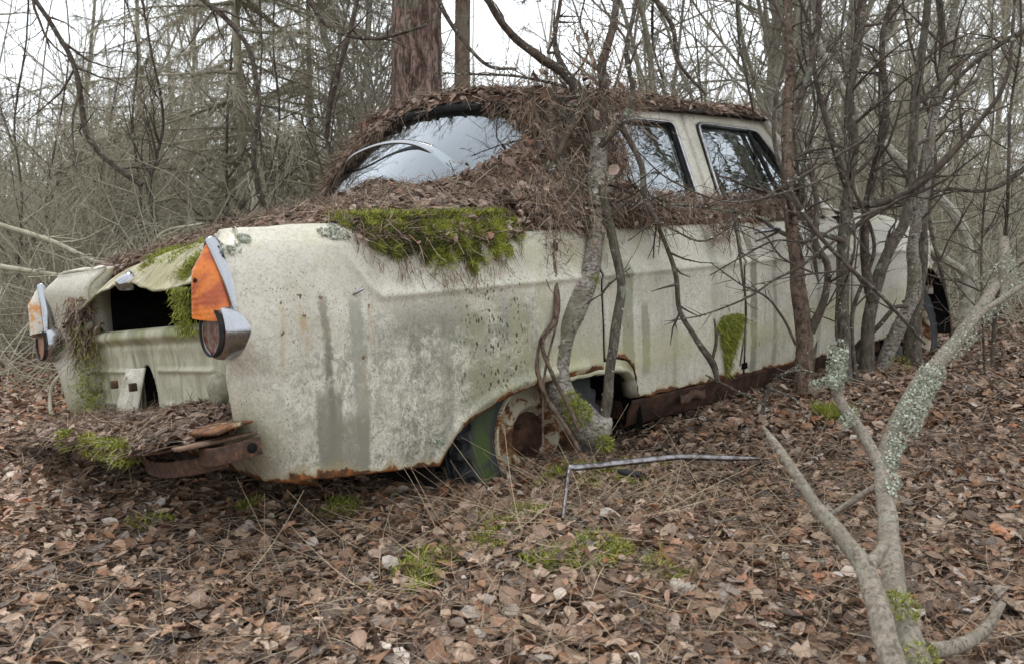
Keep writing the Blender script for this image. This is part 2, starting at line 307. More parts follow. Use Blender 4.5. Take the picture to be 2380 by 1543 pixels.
LEAFCAR=mat_leaf('rusty_brown_leaves',[(0,(.08,.045,.032)),(.25,(.17,.10,.07)),(.5,(.29,.185,.135)),(.75,(.38,.26,.20)),(.93,(.44,.34,.28)),(1,(.42,.15,.07))])
NEEDLE=mat_leaf('dry_needles',[(0,(.05,.032,.024)),(.3,(.17,.105,.07)),(.5,(.29,.19,.125)),(.62,(.22,.20,.17)),(.8,(.37,.25,.165)),(1,(.52,.43,.31))],.8)
STRAW=mat_leaf('dry_straw',[(0,(.22,.15,.09)),(.5,(.38,.28,.17)),(1,(.52,.42,.28))],.7)
MOSS=mat_leaf('moss_green',[(0,(.07,.07,.02)),(.3,(.17,.19,.02)),(.65,(.32,.37,.03)),(1,(.52,.53,.08))],.8)
LICHEN=mat_leaf('pale_lichen',[(0,(.22,.23,.17)),(.5,(.40,.43,.34)),(1,(.60,.63,.52))],.9)
GREEN=mat_leaf('green_leaf',[(0,(.06,.16,.04)),(1,(.12,.28,.08))],.5)
DECKMAT=mat_simple('rotting_litter',(.05,.028,.02),(.12,.07,.048),60,.95,.1,.8,.01)
BARK=mat_bark('grey_brown_bark',(.055,.045,.036),(.15,.13,.10),(.10,.09,.065),70,.35,.45,bump=1,dist=.01)
BIRCH=mat_bark('flaky_birch_bark',(.07,.055,.045),(.40,.36,.31),(.19,.155,.12),60,1.8,.35,bump=.9,dist=.01,green=.35)
REDBARK=mat_bark('peeling_red_bark',(.05,.034,.027),(.21,.145,.11),(.16,.12,.09),60,.5,.25,bump=1,dist=.012,green=.2)
TWIG=mat_bark('dark_twig_bark',(.045,.034,.028),(.125,.10,.08),(.07,.058,.048),40,1,.45,bump=.3)
TWIGFAR=mat_bark('hazed_lichen_twig',(.20,.18,.145),(.40,.375,.31),(.30,.285,.225),20,1,.3,bump=0)  # distance haze put into the colour as paler bark, plus lichen patches
OLIVE=mat_bark('olive_grey_twig',(.27,.24,.18),(.46,.43,.33),(.36,.345,.25),10,1,.2,bump=0)  # lightened in place of haze to pale the background
LOG=mat_bark('weathered_branch_bark',(.15,.125,.10),(.36,.31,.25),(.22,.19,.15),110,.8,.35,bump=1,dist=.006,green=.05)
PINE=NT('pine_bark',.92,.2); _v=PINE.ma('MULTIPLY',PINE.ma('ABSOLUTE',PINE.ma('SUBTRACT',PINE.noise(1,5,.6,1.2,PINE.map((20,20,3.6))),.5)),.9); _n=PINE.noise(30,5,.7,.4); _pl=PINE.ramp01(PINE.ma('ADD',_v,PINE.ma('MULTIPLY',PINE.ma('SUBTRACT',_n,.5),.12)),.02,.12)
PINE.col(PINE.mix(PINE.mul(PINE.ramp01(PINE.noise(9,4),.55,.68),.7),PINE.ramp(PINE.noise(1,7,.7,.6,PINE.map((26,26,6))),[(.36,(.055,.036,.03)),(.45,(.17,.11,.09)),(.55,(.30,.205,.17)),(.7,(.42,.33,.285))]),(.27,.27,.21))); PINE.bump(PINE.ma('ADD',_pl,PINE.ma('MULTIPLY',_n,.3)),1,.03); PINE=PINE.m
WOOD=mat_simple('pale_split_wood',(.45,.36,.24),(.32,.24,.15),40,.8)

# ------------------------------------------------------------------ ground
def gz(x,y):
    x=np.asarray(x,float);y=np.asarray(y,float)
    g=.02+.165*sstep(0,1,(x*.5+y-2.55)/1.6)*sstep(-3.5,0,x)+.05*sstep(3.5,6,y)
    g=g+.075*np.exp(-((x-.22)**2/.05+(y-2.52)**2/.06))+.105*np.exp(-((x-.20)**2/.13+(y-1.90)**2/.09))
    p=np.stack([x,y],-1); g=g+(fbm(p,1.7,3,5)-.5)*.07*sstep(.6,1.6,np.hypot(x,y))+(fbm(p,.35,2,9)-.5)*.35*sstep(6,14,np.hypot(x,y))+.012*np.maximum(np.hypot(x,y)-8,0)
    return g
GROUNDM=NT('forest_floor',.95,.1); _v=GROUNDM.noise(30,6,.7,1.2); _w=GROUNDM.noise(3,4)
GROUNDM.col(GROUNDM.mix(GROUNDM.ramp01(_w,.45,.7),GROUNDM.ramp(_v,[(.3,(.035,.024,.018)),(.5,(.12,.08,.058)),(.62,(.23,.165,.125)),(.75,(.33,.26,.21))]),GROUNDM.ramp(_v,[(.3,(.04,.04,.022)),(.6,(.16,.15,.08)),(.75,(.28,.24,.16))]))); GROUNDM.bump(_v,1,.02); GROUNDM=GROUNDM.m
def ground():
    r=np.concatenate([np.linspace(.0,8,110),8+np.geomspace(.12,230,60)]); th=np.linspace(0,2*PI,181)[:-1]
    R,T=np.meshgrid(r,th,indexing='ij'); X=R*np.sin(T); Y=R*np.cos(T)+1.5
    m=MB(); m.grid(np.stack([X,Y,gz(X,Y)],-1),closev=True); m.obj('ground',GROUNDM,kind='structure',label='leaf strewn forest floor under and around the wreck',cat='ground')
ground()

# ------------------------------------------------------------------ the wrecked saloon (own frame: X forward, Y leftward, Z up)
W=1.585
PROF=np.array([(.075,.24),(.05,.30),(.035,.38),(.02,.47),(.008,.60),(.001,.72),(-.003,.752),(-.014,.764),(-.004,.774),(.004,.792),(.012,.83),(.024,.88),(.044,.918),(.072,.942),(.10,.955)])
_zz=np.linspace(.24,.955,160); _yy=np.interp(_zz,PROF[:,1],PROF[:,0]); _k=np.ones(3)/3; _yy=np.convolve(np.pad(_yy,1,'edge'),_k,'valid')
PROF0=PROF.copy(); PROF0[6:10,0]=[.002,.003,.005,.008]; _y0=np.convolve(np.pad(np.interp(_zz,PROF0[:,1],PROF0[:,0]),6,'edge'),np.ones(13)/13,'valid')
def ztop(X): return .955-.055*sstep(1.05,1.3,X)*sstep(1.75,1.5,X)*0-.02*sstep(2.6,3.3,X)-.10*sstep(3.4,4.0,X)**1
def yin(X,Z):
    """inset of the flank from the widest plane"""
    X=np.asarray(X,float); tz=Z*1.0
    zc=.045*0
    # the crease climbs and dies towards the rear
    lift=sstep(.44,.30,X)*.14; zq=tz-lift*sstep(.70,.78,tz)*sstep(.97,.9,tz)
    a=np.interp(np.minimum(tz/ (ztop(X)/.955),.955),_zz,_yy); b=np.interp(tz,_zz,_y0)
    aq=np.interp(zq,_zz,_yy)
    w=sstep(.24,.46,X); out=np.where(X<.5,b*(1-w)+aq*w,a)
    return out+.10*sstep(3.55,4.05,X)**2+.012*(fbm(np.stack([X,tz,X*0],-1),3.5,2,4)-.5)*.5
def arch_r(X):
    return np.interp(X,[.0,.12,.25,.38,.52,.59,.62,.65,.70,.76,.82,.90,1.0,1.10,1.22,1.32,1.37,1.40,1.415,1.42],[.40,.365,.338,.322,.306,.294,.335,.372,.402,.425,.443,.456,.463,.466,.465,.462,.45,.42,.38,.346])
def arch_f(X):
    d=np.clip(1-((X-3.78)/.285)**2,0,1)
    return np.where(np.abs(X-3.78)<.285,.34+.30*np.sqrt(d),.335)
def zbot(X):
    X=np.asarray(X,float); return np.where(X<1.42,arch_r(X),np.where(X<2.9,.346-.013*(X-1.42),arch_f(X)))
def xrear(Z): return np.interp(Z,[.24,.30,.36,.42,.5,.65,.93],[.18,.155,.125,.095,.065,.05,.035])
def side(o,f):  # mirror helper: o=0 near side, o=1 far side
    return f if not o else (lambda *a:(lambda q:np.stack([q[...,0],W-q[...,1],q[...,2]],-1))(f(*a)))
def flank_pt(X,Z):
    X=np.asarray(X,float); d=Z-arch_r(np.minimum(X,1.419)); fl=.012*np.exp(-((d-.022)/.016)**2)*sstep(.56,.64,X)*sstep(1.25,1.15,X)
    return np.stack([X,yin(X,Z)-fl,Z],-1)
def panel(mb,Xs,zb,zt,nz=46,far=False,edge=True,tb=None):
    """flank panel: columns Xs, bottom zb(X), top zt(X)"""
    t=np.linspace(0,1,nz); t=t if tb is None else tb; X=np.repeat(Xs[:,None],nz,1); b=zb(Xs)[:,None]; tt=zt(Xs)[:,None]; Z=b+(tt-b)*t
    G=flank_pt(X,Z)
    if edge:
        p=np.stack([X,Z*0,X*0],-1); rag=(fbm(np.stack([Xs,Xs*0],-1),28,3,11)-.45)*np.where(Xs>.6,.022,.03)
        G[:,0,2]+=np.maximum(rag,-.004)*(sstep(.3,.62,fbm(np.stack([Xs,Xs*0],-1),4,2,5)))
        G[:,0,1]+=.0
    if far: G[...,1]=W-G[...,1]
    rust=np.exp(-(Z-b)/.028) if edge else 0.
    mb.grid(G,.5,rust); return G

car=empty('wrecked_car',(0,0,0),'abandoned cream saloon car overgrown with moss and litter, leaning in the forest','car',car=True)
FR=np.linspace(0,1,60)
XQ=np.concatenate([np.linspace(.20,.58,56),np.linspace(.585,.80,50),np.linspace(.81,1.247,60)])
def quarter(far):
    mb=MB(); nz=120
    # rear corner wrap: u 0 = inboard rear, 1 = joins flank at X .20
    t=np.linspace(0,1,nz); U=np.linspace(0,1,26); G=np.zeros((26+len(XQ)-1,nz,3))
    Xs=XQ; b=arch_r(Xs)[:,None]; T=ztop(Xs)[:,None]; Z=b+(T-b)*t; X=np.repeat(Xs[:,None],nz,1); G[25:]=flank_pt(X,Z)
    b0=arch_r(.20); Zc=b0+(.955-b0)*t
    xr=xrear(Zc); yi=yin(np.full(nz,.20),Zc)
    for i,u in enumerate(U[:-1]):
        # quarter ellipse from (xr, yi+.26) .. (xr+..)
        k_=sstep(.60,.70,Zc); ry=.11-.068*k_; rx=(.14-.095*k_)*(1-sstep(.42,.24,Zc)*.5); rx=np.minimum(rx,.192-xr)
        if u<.35: q=u/.35; y=yi+.265+(ry-.265)*q; x=xr+.085*(1-q)
        elif u<.9:
            a=(u-.35)/.55*PI/2; x=xr+rx*(1-np.cos(a)**.85); y=yi+ry*(1-np.sin(a)**.85)
        else: q=(u-.9)/.1; x=xr+rx+(.20-xr-rx)*q; y=yi
        top=sstep(.86,.955,Zc); x=x+ .05*top*top*(1-sstep(.75,1,u)); z=Zc+.028*0
        G[i]=np.stack([x,y,z],-1)
    if far: G[...,1]=W-G[...,1]
    rust=np.exp(-(G[...,2]-G[:,:1,2])/.03)
    mb.grid(G,.5,rust)
    wl_=np.stack([G[0],np.stack([np.full(nz,.19),G[0][:,1]+(.009 if not far else -.009),G[0][:,2]],-1)]); mb.grid(wl_,.5,0.)
    # shoulder cap: from top row inboard to the deck edge
    top=G[:,-1]; nc=9; C=np.zeros((len(top),nc,3)); s=1 if not far else -1
    ye=.285 if not far else W-.285
    for j,q in enumerate(np.linspace(0,1,nc)):
        e=np.stack([np.maximum(top[:,0],np.minimum(.13+.09*np.arange(len(top))/25.,.22)),np.full(len(top),ye),np.full(len(top),.962)],-1)
        C[:,j]=top*(1-q)+e*q; C[:,j,2]+=.011*math.sin(q*PI)*sstep(.14,.3,top[:,0])
    mb.grid(C,.5,0.)
    return mb
for far in (0,1):
    q=quarter(far).obj('rear_quarter_panel',PAINT,car,solid=.010)
# doors
def XsP(a,b,n): return np.linspace(a,b,n)
m=MB(); zarch=lambda X:np.where(X<1.43,arch_r(np.minimum(X,1.42))+.020*sstep(1.43,1.36,X),zbot(np.maximum(X,1.43)))
def zdoor(X): return np.where(X<1.425,np.maximum(arch_r(np.minimum(X,1.419))+.03,.35),zbot(np.maximum(X,1.43)))
XD=np.concatenate([np.linspace(1.257,1.40,20),np.linspace(1.404,1.436,16),np.linspace(1.45,2.053,50)])
tbd=np.linspace(0,1,56)
panel(m,XD,zdoor,ztop,110); d1=m.obj('rear_door',PAINT,car,solid=.012)
m=MB(); panel(m,np.linspace(2.067,2.9,70),zbot,ztop,110); d2=m.obj('front_door',PAINT,car,solid=.012)
m=MB(); panel(m,np.concatenate([np.linspace(2.912,3.48,30),np.linspace(3.49,4.00,50)]),zbot,ztop,110); m.obj('front_fender',PAINT,car,solid=.008)
for nm,a,b,n in (('rear_door',1.255,2.054,40),('front_door',2.066,2.9,40),('front_fender',2.912,4.0,60)):
    m=MB(); panel(m,np.linspace(a,b,n),zbot if nm!='rear_door' else (lambda X:np.maximum(zdoor(X),.35)),ztop,40,far=True); m.obj(nm,PAINT,car,solid=.010)
for xs in (1.251,2.060,2.906): m=MB(); box(m,(xs-.02,.035,.36 if xs>2 else .5),(xs+.02,.08,.93)); m.obj('dark_seam_backing',BLACK,car)  # black boxes added behind the seams to keep the gaps dark
# lip of the wheel arch that shows below the rear door
m=MB(); Xl=np.linspace(1.02,1.418,40); zl=arch_r(Xl); row=[]
for dy,dz in ((.006,.030),(.012,.012),(.004,.002),(.0,-.006),(.03,-.010),(.06,-.004)):
    row.append(np.stack([Xl,yin(Xl,zl+.02)+dy,zl+dz+(fbm(np.stack([Xl,Xl*0],-1),40,2)-.5)*.008],-1))
m.grid(np.array(row).transpose(1,0,2),.5,.35); m.obj('wheel_arch_lip',PAINT,car,solid=.004)
# door handle & small chrome clip
m=MB(); tube(m,smooth([(2.15,-.0,.872),(2.17,-.028,.876),(2.27,-.032,.878),(2.29,-.002,.876)],14),[.009]*14,8,cap=True); m.obj('handle',CHROME,d2)
m=MB(); tube(m,[(.352,.004,.775),(.358,-.012,.781),(.37,-.014,.787)],.0035,6); m.obj('trim_clip',CHROME,car)
# nose
m=MB(); v=np.linspace(0,1,30); z=np.linspace(.50,.84,18); Y,Z=np.meshgrid(.10+v*(W-.2),z,indexing='ij'); s=(Y-W/2)/(W/2)
m.grid(np.stack([4.00+.03*(1-s**4)+0*Z,Y,Z],-1)); m.obj('front_panel',PAINT2,car,solid=.01)
# hood and cowl
def hoodz(X,Y):
    s=np.abs(Y-W/2)/(W/2-.10); return ztop(X)+.055*(1-s**3)+.03*sstep(3.3,2.9,X)
m=MB(); X,Y=np.meshgrid(np.linspace(2.86,4.02,30),np.linspace(.10,W-.10,30),indexing='ij'); m.grid(np.stack([X,Y,hoodz(X,Y)],-1)); m.obj('hood',PAINT2,car,solid=.008)

# trunk lid: bent, ajar, rotten edge
def deckz(X,Y):
    b=np.interp(X,[.08,.105,.13,.16,.20,.26,.34,.45,.65,.85,1.0,1.3],[.832,.842,.868,.892,.918,.944,.966,.984,1.000,1.012,1.022,1.03]); s=np.clip(np.abs(Y-W/2)/(W/2-.28),0,1)
    return b+.022*(1-s**3)-.012*s**6
YL=np.linspace(.275,W-.275,90); UX=np.concatenate([np.linspace(0,.30,34),np.linspace(.32,1,24)])
X=np.zeros((90,len(UX))); wav=.018*np.sin(YL*9)+.03*(fbm(np.stack([YL,YL*0],-1),9,3,2)-.5)
X=.098+wav[:,None]*(1-UX)**6*.6+UX*.88; Y=np.repeat(YL[:,None],len(UX),1); Z=deckz(X,Y)
Z=Z+(.016*np.sin(YL*7.5+.6)+.020*(fbm(np.stack([YL,YL*0],-1),12,2,8)-.5))[:,None]*np.exp(-((X-.09)/.05)**2)+.008*(fbm(np.stack([X*1.3,Y],-1),22,3,3)-.5)
LIDM=NT('rotten_lid_paint',.75,.25); _n=LIDM.noise(9,6,.72,1.4,LIDM.map((.6,1.5,1.5))); _y=LIDM.noise(30,5,.7,1)
LIDM.col(LIDM.mix(LIDM.mul(LIDM.ramp01(LIDM.noise(3,4),.4,.6),.6),LIDM.ramp(_n,[(.3,(.10,.09,.055)),(.45,(.30,.27,.17)),(.58,(.50,.46,.33)),(.75,(.60,.57,.45))]),LIDM.mix(_y,(.24,.22,.10),(.42,.40,.22)))); LIDM.bump(_n,.7,.008); LIDM=LIDM.m
m=MB(); m.grid(np.stack([X,Y,Z],-1)); lid=m.obj('trunk_lid',LIDM,car,solid=.006)
m=MB(); lathe(m,[(-.030,.0),(-.030,.012),(-.027,.017),(.0,.026),(.018,.034),(.022,.0)],(.115,.885,.885),(1,.0,.25),24); m.obj('lid_lock',CHROME,lid)
# rear panel with flange, ribs, recess
NY,NZ=230,90
yp=np.linspace(.275,W-.275,NY); s=np.linspace(0,1,NZ)
prof=np.array([(.215,.715),(.20,.742),(.135,.742),(.118,.734),(.112,.715),(.128,.700),(.134,.692),(.128,.684),(.132,.66),(.134,.44),(.15,.40)])
ds=np.r_[0,np.cumsum(np.hypot(*np.diff(prof,axis=0).T))]; ds/=ds[-1]; px_=np.interp(s,ds,prof[:,0]); pz_=np.interp(s,ds,prof[:,1])
for _ in range(2): px_=np.convolve(np.pad(px_,1,'edge'),[.25,.5,.25],'valid'); pz_=np.convolve(np.pad(pz_,1,'edge'),[.25,.5,.25],'valid')
X=np.repeat(px_[None],NY,0); Z=np.repeat(pz_[None],NY,0); Y=np.repeat(yp[:,None],NZ,1)
for zr,ya,yb in ((.617,.34,.76),(.517,.34,.74),(.612,1.03,1.33),(.505,1.0,1.30)):
    X=X-.009*np.exp(-((Z-zr)/.0055)**2)*sstep(ya-.012,ya+.012,Y)*sstep(yb+.012,yb-.012,Y)*(s>.3)
X=X+.006*(fbm(np.stack([Y,Z],-1),9,2,6)-.5)
cyh,czh=.850,.530; inside=(((Y-cyh)/.062)**2+((Z-czh)/.105)**2)<1
keep=~(inside[:-1,:-1]&inside[1:,1:]); 
PANELM=NT('mossy_panel_paint',.6,.35); _x,_y,_z=PANELM.xyz()[0:3]; _n=PANELM.noise(12,6,.68,1.2); _s=PANELM.noise(1,4,.6,.3,PANELM.map((20,20,2)))
_c=PANELM.mix(PANELM.ramp01(_n,.4,.62),(.50,.475,.36),(.36,.34,.24)); _c=PANELM.mix(PANELM.mul(PANELM.ramp01(_s,.5,.65),.6),_c,(.19,.18,.12))
_c=PANELM.mix(PANELM.mul(PANELM.ramp01(_z,.66,.735),PANELM.ramp01(PANELM.noise(6,4),.38,.6),.8),_c,(.20,.21,.07)); _c=PANELM.mix(PANELM.mul(PANELM.ramp01(_y,1.15,1.38),PANELM.ramp01(_n,.32,.58),.85),_c,(.13,.15,.035))
_c=PANELM.mix(PANELM.mul(PANELM.ramp01(_z,.53,.47),PANELM.ramp01(PANELM.noise(25,5,.7,.5),.42,.55)),_c,(.06,.055,.03)); PANELM.col(_c); PANELM.bump(_n,.4,.003); PANELM=PANELM.m
m=MB(); m.grid(np.stack([X,Y,Z],-1),.5,0.,keep=keep); pan=m.obj('rear_panel',PANELM,car,solid=.004)
m=MB(); G=[];
for q in np.linspace(0,1,8):
    a=np.linspace(0,2*PI,40,endpoint=False); G.append(np.stack([.134+.07*math.sin(q*PI/2)+0*a,cyh+.064*math.cos(q*PI/2*.98)*np.cos(a),czh+.107*math.cos(q*PI/2*.98)*np.sin(a)],-1))
m.grid(np.array(G),closev=True); m.obj('plate_recess',BLACK,pan)
# hinged plate bracket, tilted out
def flap(mb):
    n=26; a=np.linspace(0,1,n); y0=.905; w=.085
    out=[]
    for zt_,zb_ in ((.63,.40),):
        U,V=np.meshgrid(np.linspace(-1,1,22),np.linspace(0,1,30),indexing='ij')
        ww=w*(1-.10*V); Yg=y0+.03+U*ww+.01*V; Zg=.625-.21*V; Xg=.118-.055*V+.012*np.abs(U)**3-.004
        kp=~((np.abs(U)<.48)&(V<.62)&(V>.04))|((np.abs(U)<.48)&(V>.55-.3*np.sqrt(np.clip(1-(U/.5)**2,0,1))*-.0-.0)&(V>.6))
        kp=np.ones(U.shape,bool); Xg=Xg-.014*sstep(.012,.0,np.abs(np.hypot(U/.5,(np.minimum(V,.45)-.45)/.36)-1)*.06)*(V<.9)
        mb.grid(np.stack([Xg,Yg,Zg],-1),.5,.15,keep=kp[:-1,:-1])
    return mb
flap(MB()).obj('plate_bracket',PAINT2,pan,solid=.005)
for lo_,hi_ in (((.075,.84,.56),(.095,.862,.585)),((.075,1.01,.565),(.095,1.03,.59))): m=MB(); box(m,lo_,hi_); m.obj('hinge',RUST,pan,bevel=.003)
for y0 in (.325,1.345):
    m=MB(); lathe(m,[(-.028,.0),(-.028,.02),(-.025,.034),(-.015,.042),(.01,.044)],(.132,y0,.572),(1,0,0),30); m.obj('reflector',GREYLENS,pan)
# tail lamps
def lamp(far):
    yc=.066 if not far else W-.066; sg=1 if not far else -1
    root=MB()
    # chrome barrel
    lathe(root,[(-.012,.055),(-.016,.059),(-.012,.063),(.0,.066),(.03,.066),(.05,.062),(.068,.050),(.080,.030),(.085,.0)],(.034,yc,.722),(1,0,-.06),44)
    h=root.obj('tail_lamp_housing',CHROME,car)
    m=MB(); lathe(m,[(-.006,.0),(-.006,.03),(-.004,.046),(-.007,.051),(.0,.0555),(.004,.056)],(.022,yc,.722),(1,0,-.06),40); m.obj('red_lens',REDLENS if not far else PALELENS,h)
    m=MB(); lathe(m,[(-.010,.0515),(-.014,.0535),(-.014,.057),(-.006,.0585)],(.022,yc,.722),(1,0,-.06),40); m.obj('lens_ring',RUBBER,h)
    # tear drop: rows z, outer (flank) edge and inner edge; the outer edge sits further forward
    zz=np.linspace(.762,.922,24); q=(zz-.762)/(.922-.762); close=(1-q**2.6)**.62
    yo=.020+.040*q**1.7; yn=.102-.016*q**2; hw=.5*(yn-yo)*close+.0015; md=yo+hw; xo=.058-.028*q; xn=.022+.008*q
    th=np.linspace(-PI/2,PI/2,19); Th,ZZ=np.meshgrid(th,zz,indexing='ij'); sn=np.sin(Th); MD=md[None]; HW=hw[None]
    ye=MD+HW*sn*.96; Yg=ye if not far else W-ye; t_=(sn+1)/2; Xg=(xo[None]*(1-t_)+xn[None]*t_)-np.cos(Th)**.85*(.058*(1-.30*q)[None]*np.minimum(1,HW/.025)); Xg=Xg+0*ZZ; Yg=Yg+0*ZZ; ZZ=ZZ-.020*(1-t_)*(1-q)[None]**2
    m=MB(); m.grid(np.stack([Xg,Yg,ZZ],-1)); lens=m.obj('amber_lens',AMBER if not far else AMBERPALE,h)
    for k,(a,b) in enumerate(((.83,.0),)):
        m=MB(); lathe(m,[(-.004,.0),(-.004,.005),(.004,.006)],(-.012,yc-sg*.006,.838),(1,0,0),12); m.obj('lens_screw',DARKRUST,lens)
    # chrome surround: outline extruded forward
    fy=(lambda y:y) if not far else (lambda y:W-y)
    L=np.stack([xo,fy(md-hw),zz-.020*(1-q)**2],-1); R=np.stack([xn,fy(md+hw),zz],-1)[::-1]; O=np.vstack([L,[[.5*(xo[-1]+xn[-1]),fy(md[-1]),.924]],R])
    d=O-np.array([0,yc,.83]); d[:,0]=0; d=unit(d)
    rows=[O+[-.006,0,0]-d*.002,O+[-.008,0,0]+d*.002,O+[-.004,0,0]+d*.006,O+[.006,0,0]+d*.010,O+[.014,0,0]+d*.009,O+[.034,0,0]-d*.010]
    m=MB(); m.grid(np.array(rows).transpose(1,0,2)); m.obj('chrome_surround',CHROME,h,solid=.0015)
    return h
lamp(0); lamp(1)

# bumper remains
SHM=mat_simple('bumper_valance_metal',(.10,.06,.04),(.20,.13,.09),18,.9)
def rag_sheet(mb,xa,xb,ya,yb,zf,nx=20,ny=80,seed=0,amp=.02,rust=.5):
    U,V=np.meshgrid(np.linspace(0,1,nx),np.linspace(0,1,ny),indexing='ij'); Y=ya+(yb-ya)*V
    e=(fbm(np.stack([V*10,V*0],-1),2,3,seed)-.5)*amp*2; X=xa+(xb-xa)*U+e*(1-U); Z=zf(X,Y)+.006*(fbm(np.stack([X,Y],-1),20,2,seed)-.5)
    mb.grid(np.stack([X,Y,Z],-1),.5,rust)
def shelfz(X,Y): return .432+.02*(X)+.018*np.sin(Y*3)+.045*sstep(.35,.05,Y)
bump=MB(); rag_sheet(bump,-.075,.16,.06,1.50,shelfz,amp=.03); bp=bump.obj('bumper_valance',SHM,car,solid=.006)
m=MB(); U,V=np.meshgrid(np.linspace(0,1,12),np.linspace(0,1,40),indexing='ij'); Y=.36-.33*V; X=-.035+.07*U+.014*np.sin(V*5)*(1-U)+.035*V+.012*(fbm(np.stack([V*8,U],-1),2,2)-.5)*(1-U); Z=.482+.022*V+.004*U-.010*(1-U)**3
m.grid(np.stack([X,Y,Z],-1),.5,.85); m.obj('bumper_lip',PAINT,bp,solid=.007)
def strap(mb,pts,h,th=.005,tilt=0):
    p=smooth(pts,len(pts)*6); n=len(p); t=np.gradient(p,axis=0); t=unit(t); nn=unit(np.cross(t,[0,0,1.])); up=np.array([0,0,1.])
    G=np.stack([p-nn*th-up*h/2,p-nn*th+up*h/2,p+nn*th+up*h/2,p+nn*th-up*h/2],1); mb.grid(G,closev=True)
    for e in (0,-1): mb.add(G[e],[(0,1,2,3)])
m=MB(); strap(m,[(.0,.69,.422),(-.045,.60,.422),(-.035,.47,.422),(-.05,.38,.404),(-.055,.26,.406),(-.03,.15,.418),(.02,.08,.430)],.038); m.obj('bumper_bracket',RUST,bp,bevel=.002)
m=MB(); strap(m,[(.04,.14,.446),(.0,.135,.446),(-.022,.115,.446),(-.030,.08,.446),(-.026,.045,.447),(-.008,.028,.449),(.04,.018,.454),(.075,.014,.457)],.040); m.obj('bumper_bracket',RUST,bp,bevel=.002)
m=MB(); lathe(m,[(-.004,.0),(-.004,.010),(-.002,.012)],(.052,.012,.456),(0,1,0),20); m.obj('slot_shade_disc',BLACK,bp)  # black disc on the strap stands in for the dark open slot
m=MB(); strap(m,[(.02,1.02,.41),(-.06,.98,.40),(-.075,.86,.405),(-.04,.72,.41)],.04); m.obj('bumper_bracket',RUST,bp,bevel=.002)
# lower valance under the bumper (yellow rusty sheet)
m=MB(); U,V=np.meshgrid(np.linspace(0,1,14),np.linspace(0,1,50),indexing='ij'); Y=.075+.75*V; X=.13+.05*U+.0*V; Z=.455-(.14-.06*V)*U
X=X+.07*sstep(.25,.0,V)*U; m.grid(np.stack([X,Y,Z],-1),.5,np.exp(-(1-U)/.35)); m.obj('lower_valance',PAINT,bp,solid=.005)
# dark insides: boot, cabin floor, wheel wells, underside
m=MB()
def ibox(mb,lo,hi):
    box(mb,lo,hi)
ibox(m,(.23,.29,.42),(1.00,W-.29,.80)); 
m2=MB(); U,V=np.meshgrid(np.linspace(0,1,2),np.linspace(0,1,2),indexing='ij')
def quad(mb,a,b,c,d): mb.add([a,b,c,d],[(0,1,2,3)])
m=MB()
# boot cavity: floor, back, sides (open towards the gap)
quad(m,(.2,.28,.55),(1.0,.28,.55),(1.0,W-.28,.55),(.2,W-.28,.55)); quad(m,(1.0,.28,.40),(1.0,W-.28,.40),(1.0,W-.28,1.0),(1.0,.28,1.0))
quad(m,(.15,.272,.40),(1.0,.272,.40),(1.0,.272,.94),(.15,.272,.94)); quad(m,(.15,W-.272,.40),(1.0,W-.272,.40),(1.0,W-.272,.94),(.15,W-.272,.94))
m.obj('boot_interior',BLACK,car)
m=MB(); box(m,(.24,.18,.31),(.60,W-.18,.40)); box(m,(1.44,.13,.27),(3.4,W-.13,.36)); box(m,(.60,.36,.33),(1.44,W-.36,.55)); box(m,(3.45,.32,.33),(4.0,W-.32,.7)); m.obj('underbody',DARKRUST,car)
for ya,yb in ((.03,.36),(W-.36,W-.03)):
    m=MB()
    th=np.linspace(-.15,PI+.15,24); Xa=1.01+.44*np.cos(th); Za=.28+.27*np.sin(th)
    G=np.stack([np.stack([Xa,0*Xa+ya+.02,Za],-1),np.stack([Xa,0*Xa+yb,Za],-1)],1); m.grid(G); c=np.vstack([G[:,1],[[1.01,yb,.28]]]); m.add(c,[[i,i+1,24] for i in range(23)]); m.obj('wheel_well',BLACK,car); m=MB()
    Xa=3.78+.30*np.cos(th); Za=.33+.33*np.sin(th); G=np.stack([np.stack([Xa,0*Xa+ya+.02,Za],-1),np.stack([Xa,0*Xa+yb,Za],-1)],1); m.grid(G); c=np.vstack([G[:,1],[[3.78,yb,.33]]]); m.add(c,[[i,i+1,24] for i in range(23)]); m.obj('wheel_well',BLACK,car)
m=MB(); X=np.linspace(1.40,2.95,60); r=[]
for dy,dz in ((.05,.345),(.052,.335),(.075,.30),(.085,.262),(.11,.250),(.15,.25)): r.append(np.stack([X,0*X+dy,0*X+dz+.004*(fbm(np.stack([X,X*0],-1),12,2)-.5)-(X-1.42)*.008],-1))
m.grid(np.array(r).transpose(1,0,2)); sill=m.obj('sill',DARKRUST,car,solid=.006)
m=MB(); U,V=np.meshgrid(np.linspace(0,1,24),np.linspace(0,1,8),indexing='ij'); X=1.66+.15*U; Z=.322-.030*V-.006*np.sin(U*9); m.grid(np.stack([X,.049-.012*np.sin(V*3)*np.sin(U*3.1)+.004*(fbm(np.stack([U,V],-1),9,2)-.5),Z],-1),.5,1.); m.obj('flaking_rust_patch',RUST,sill,solid=.003)
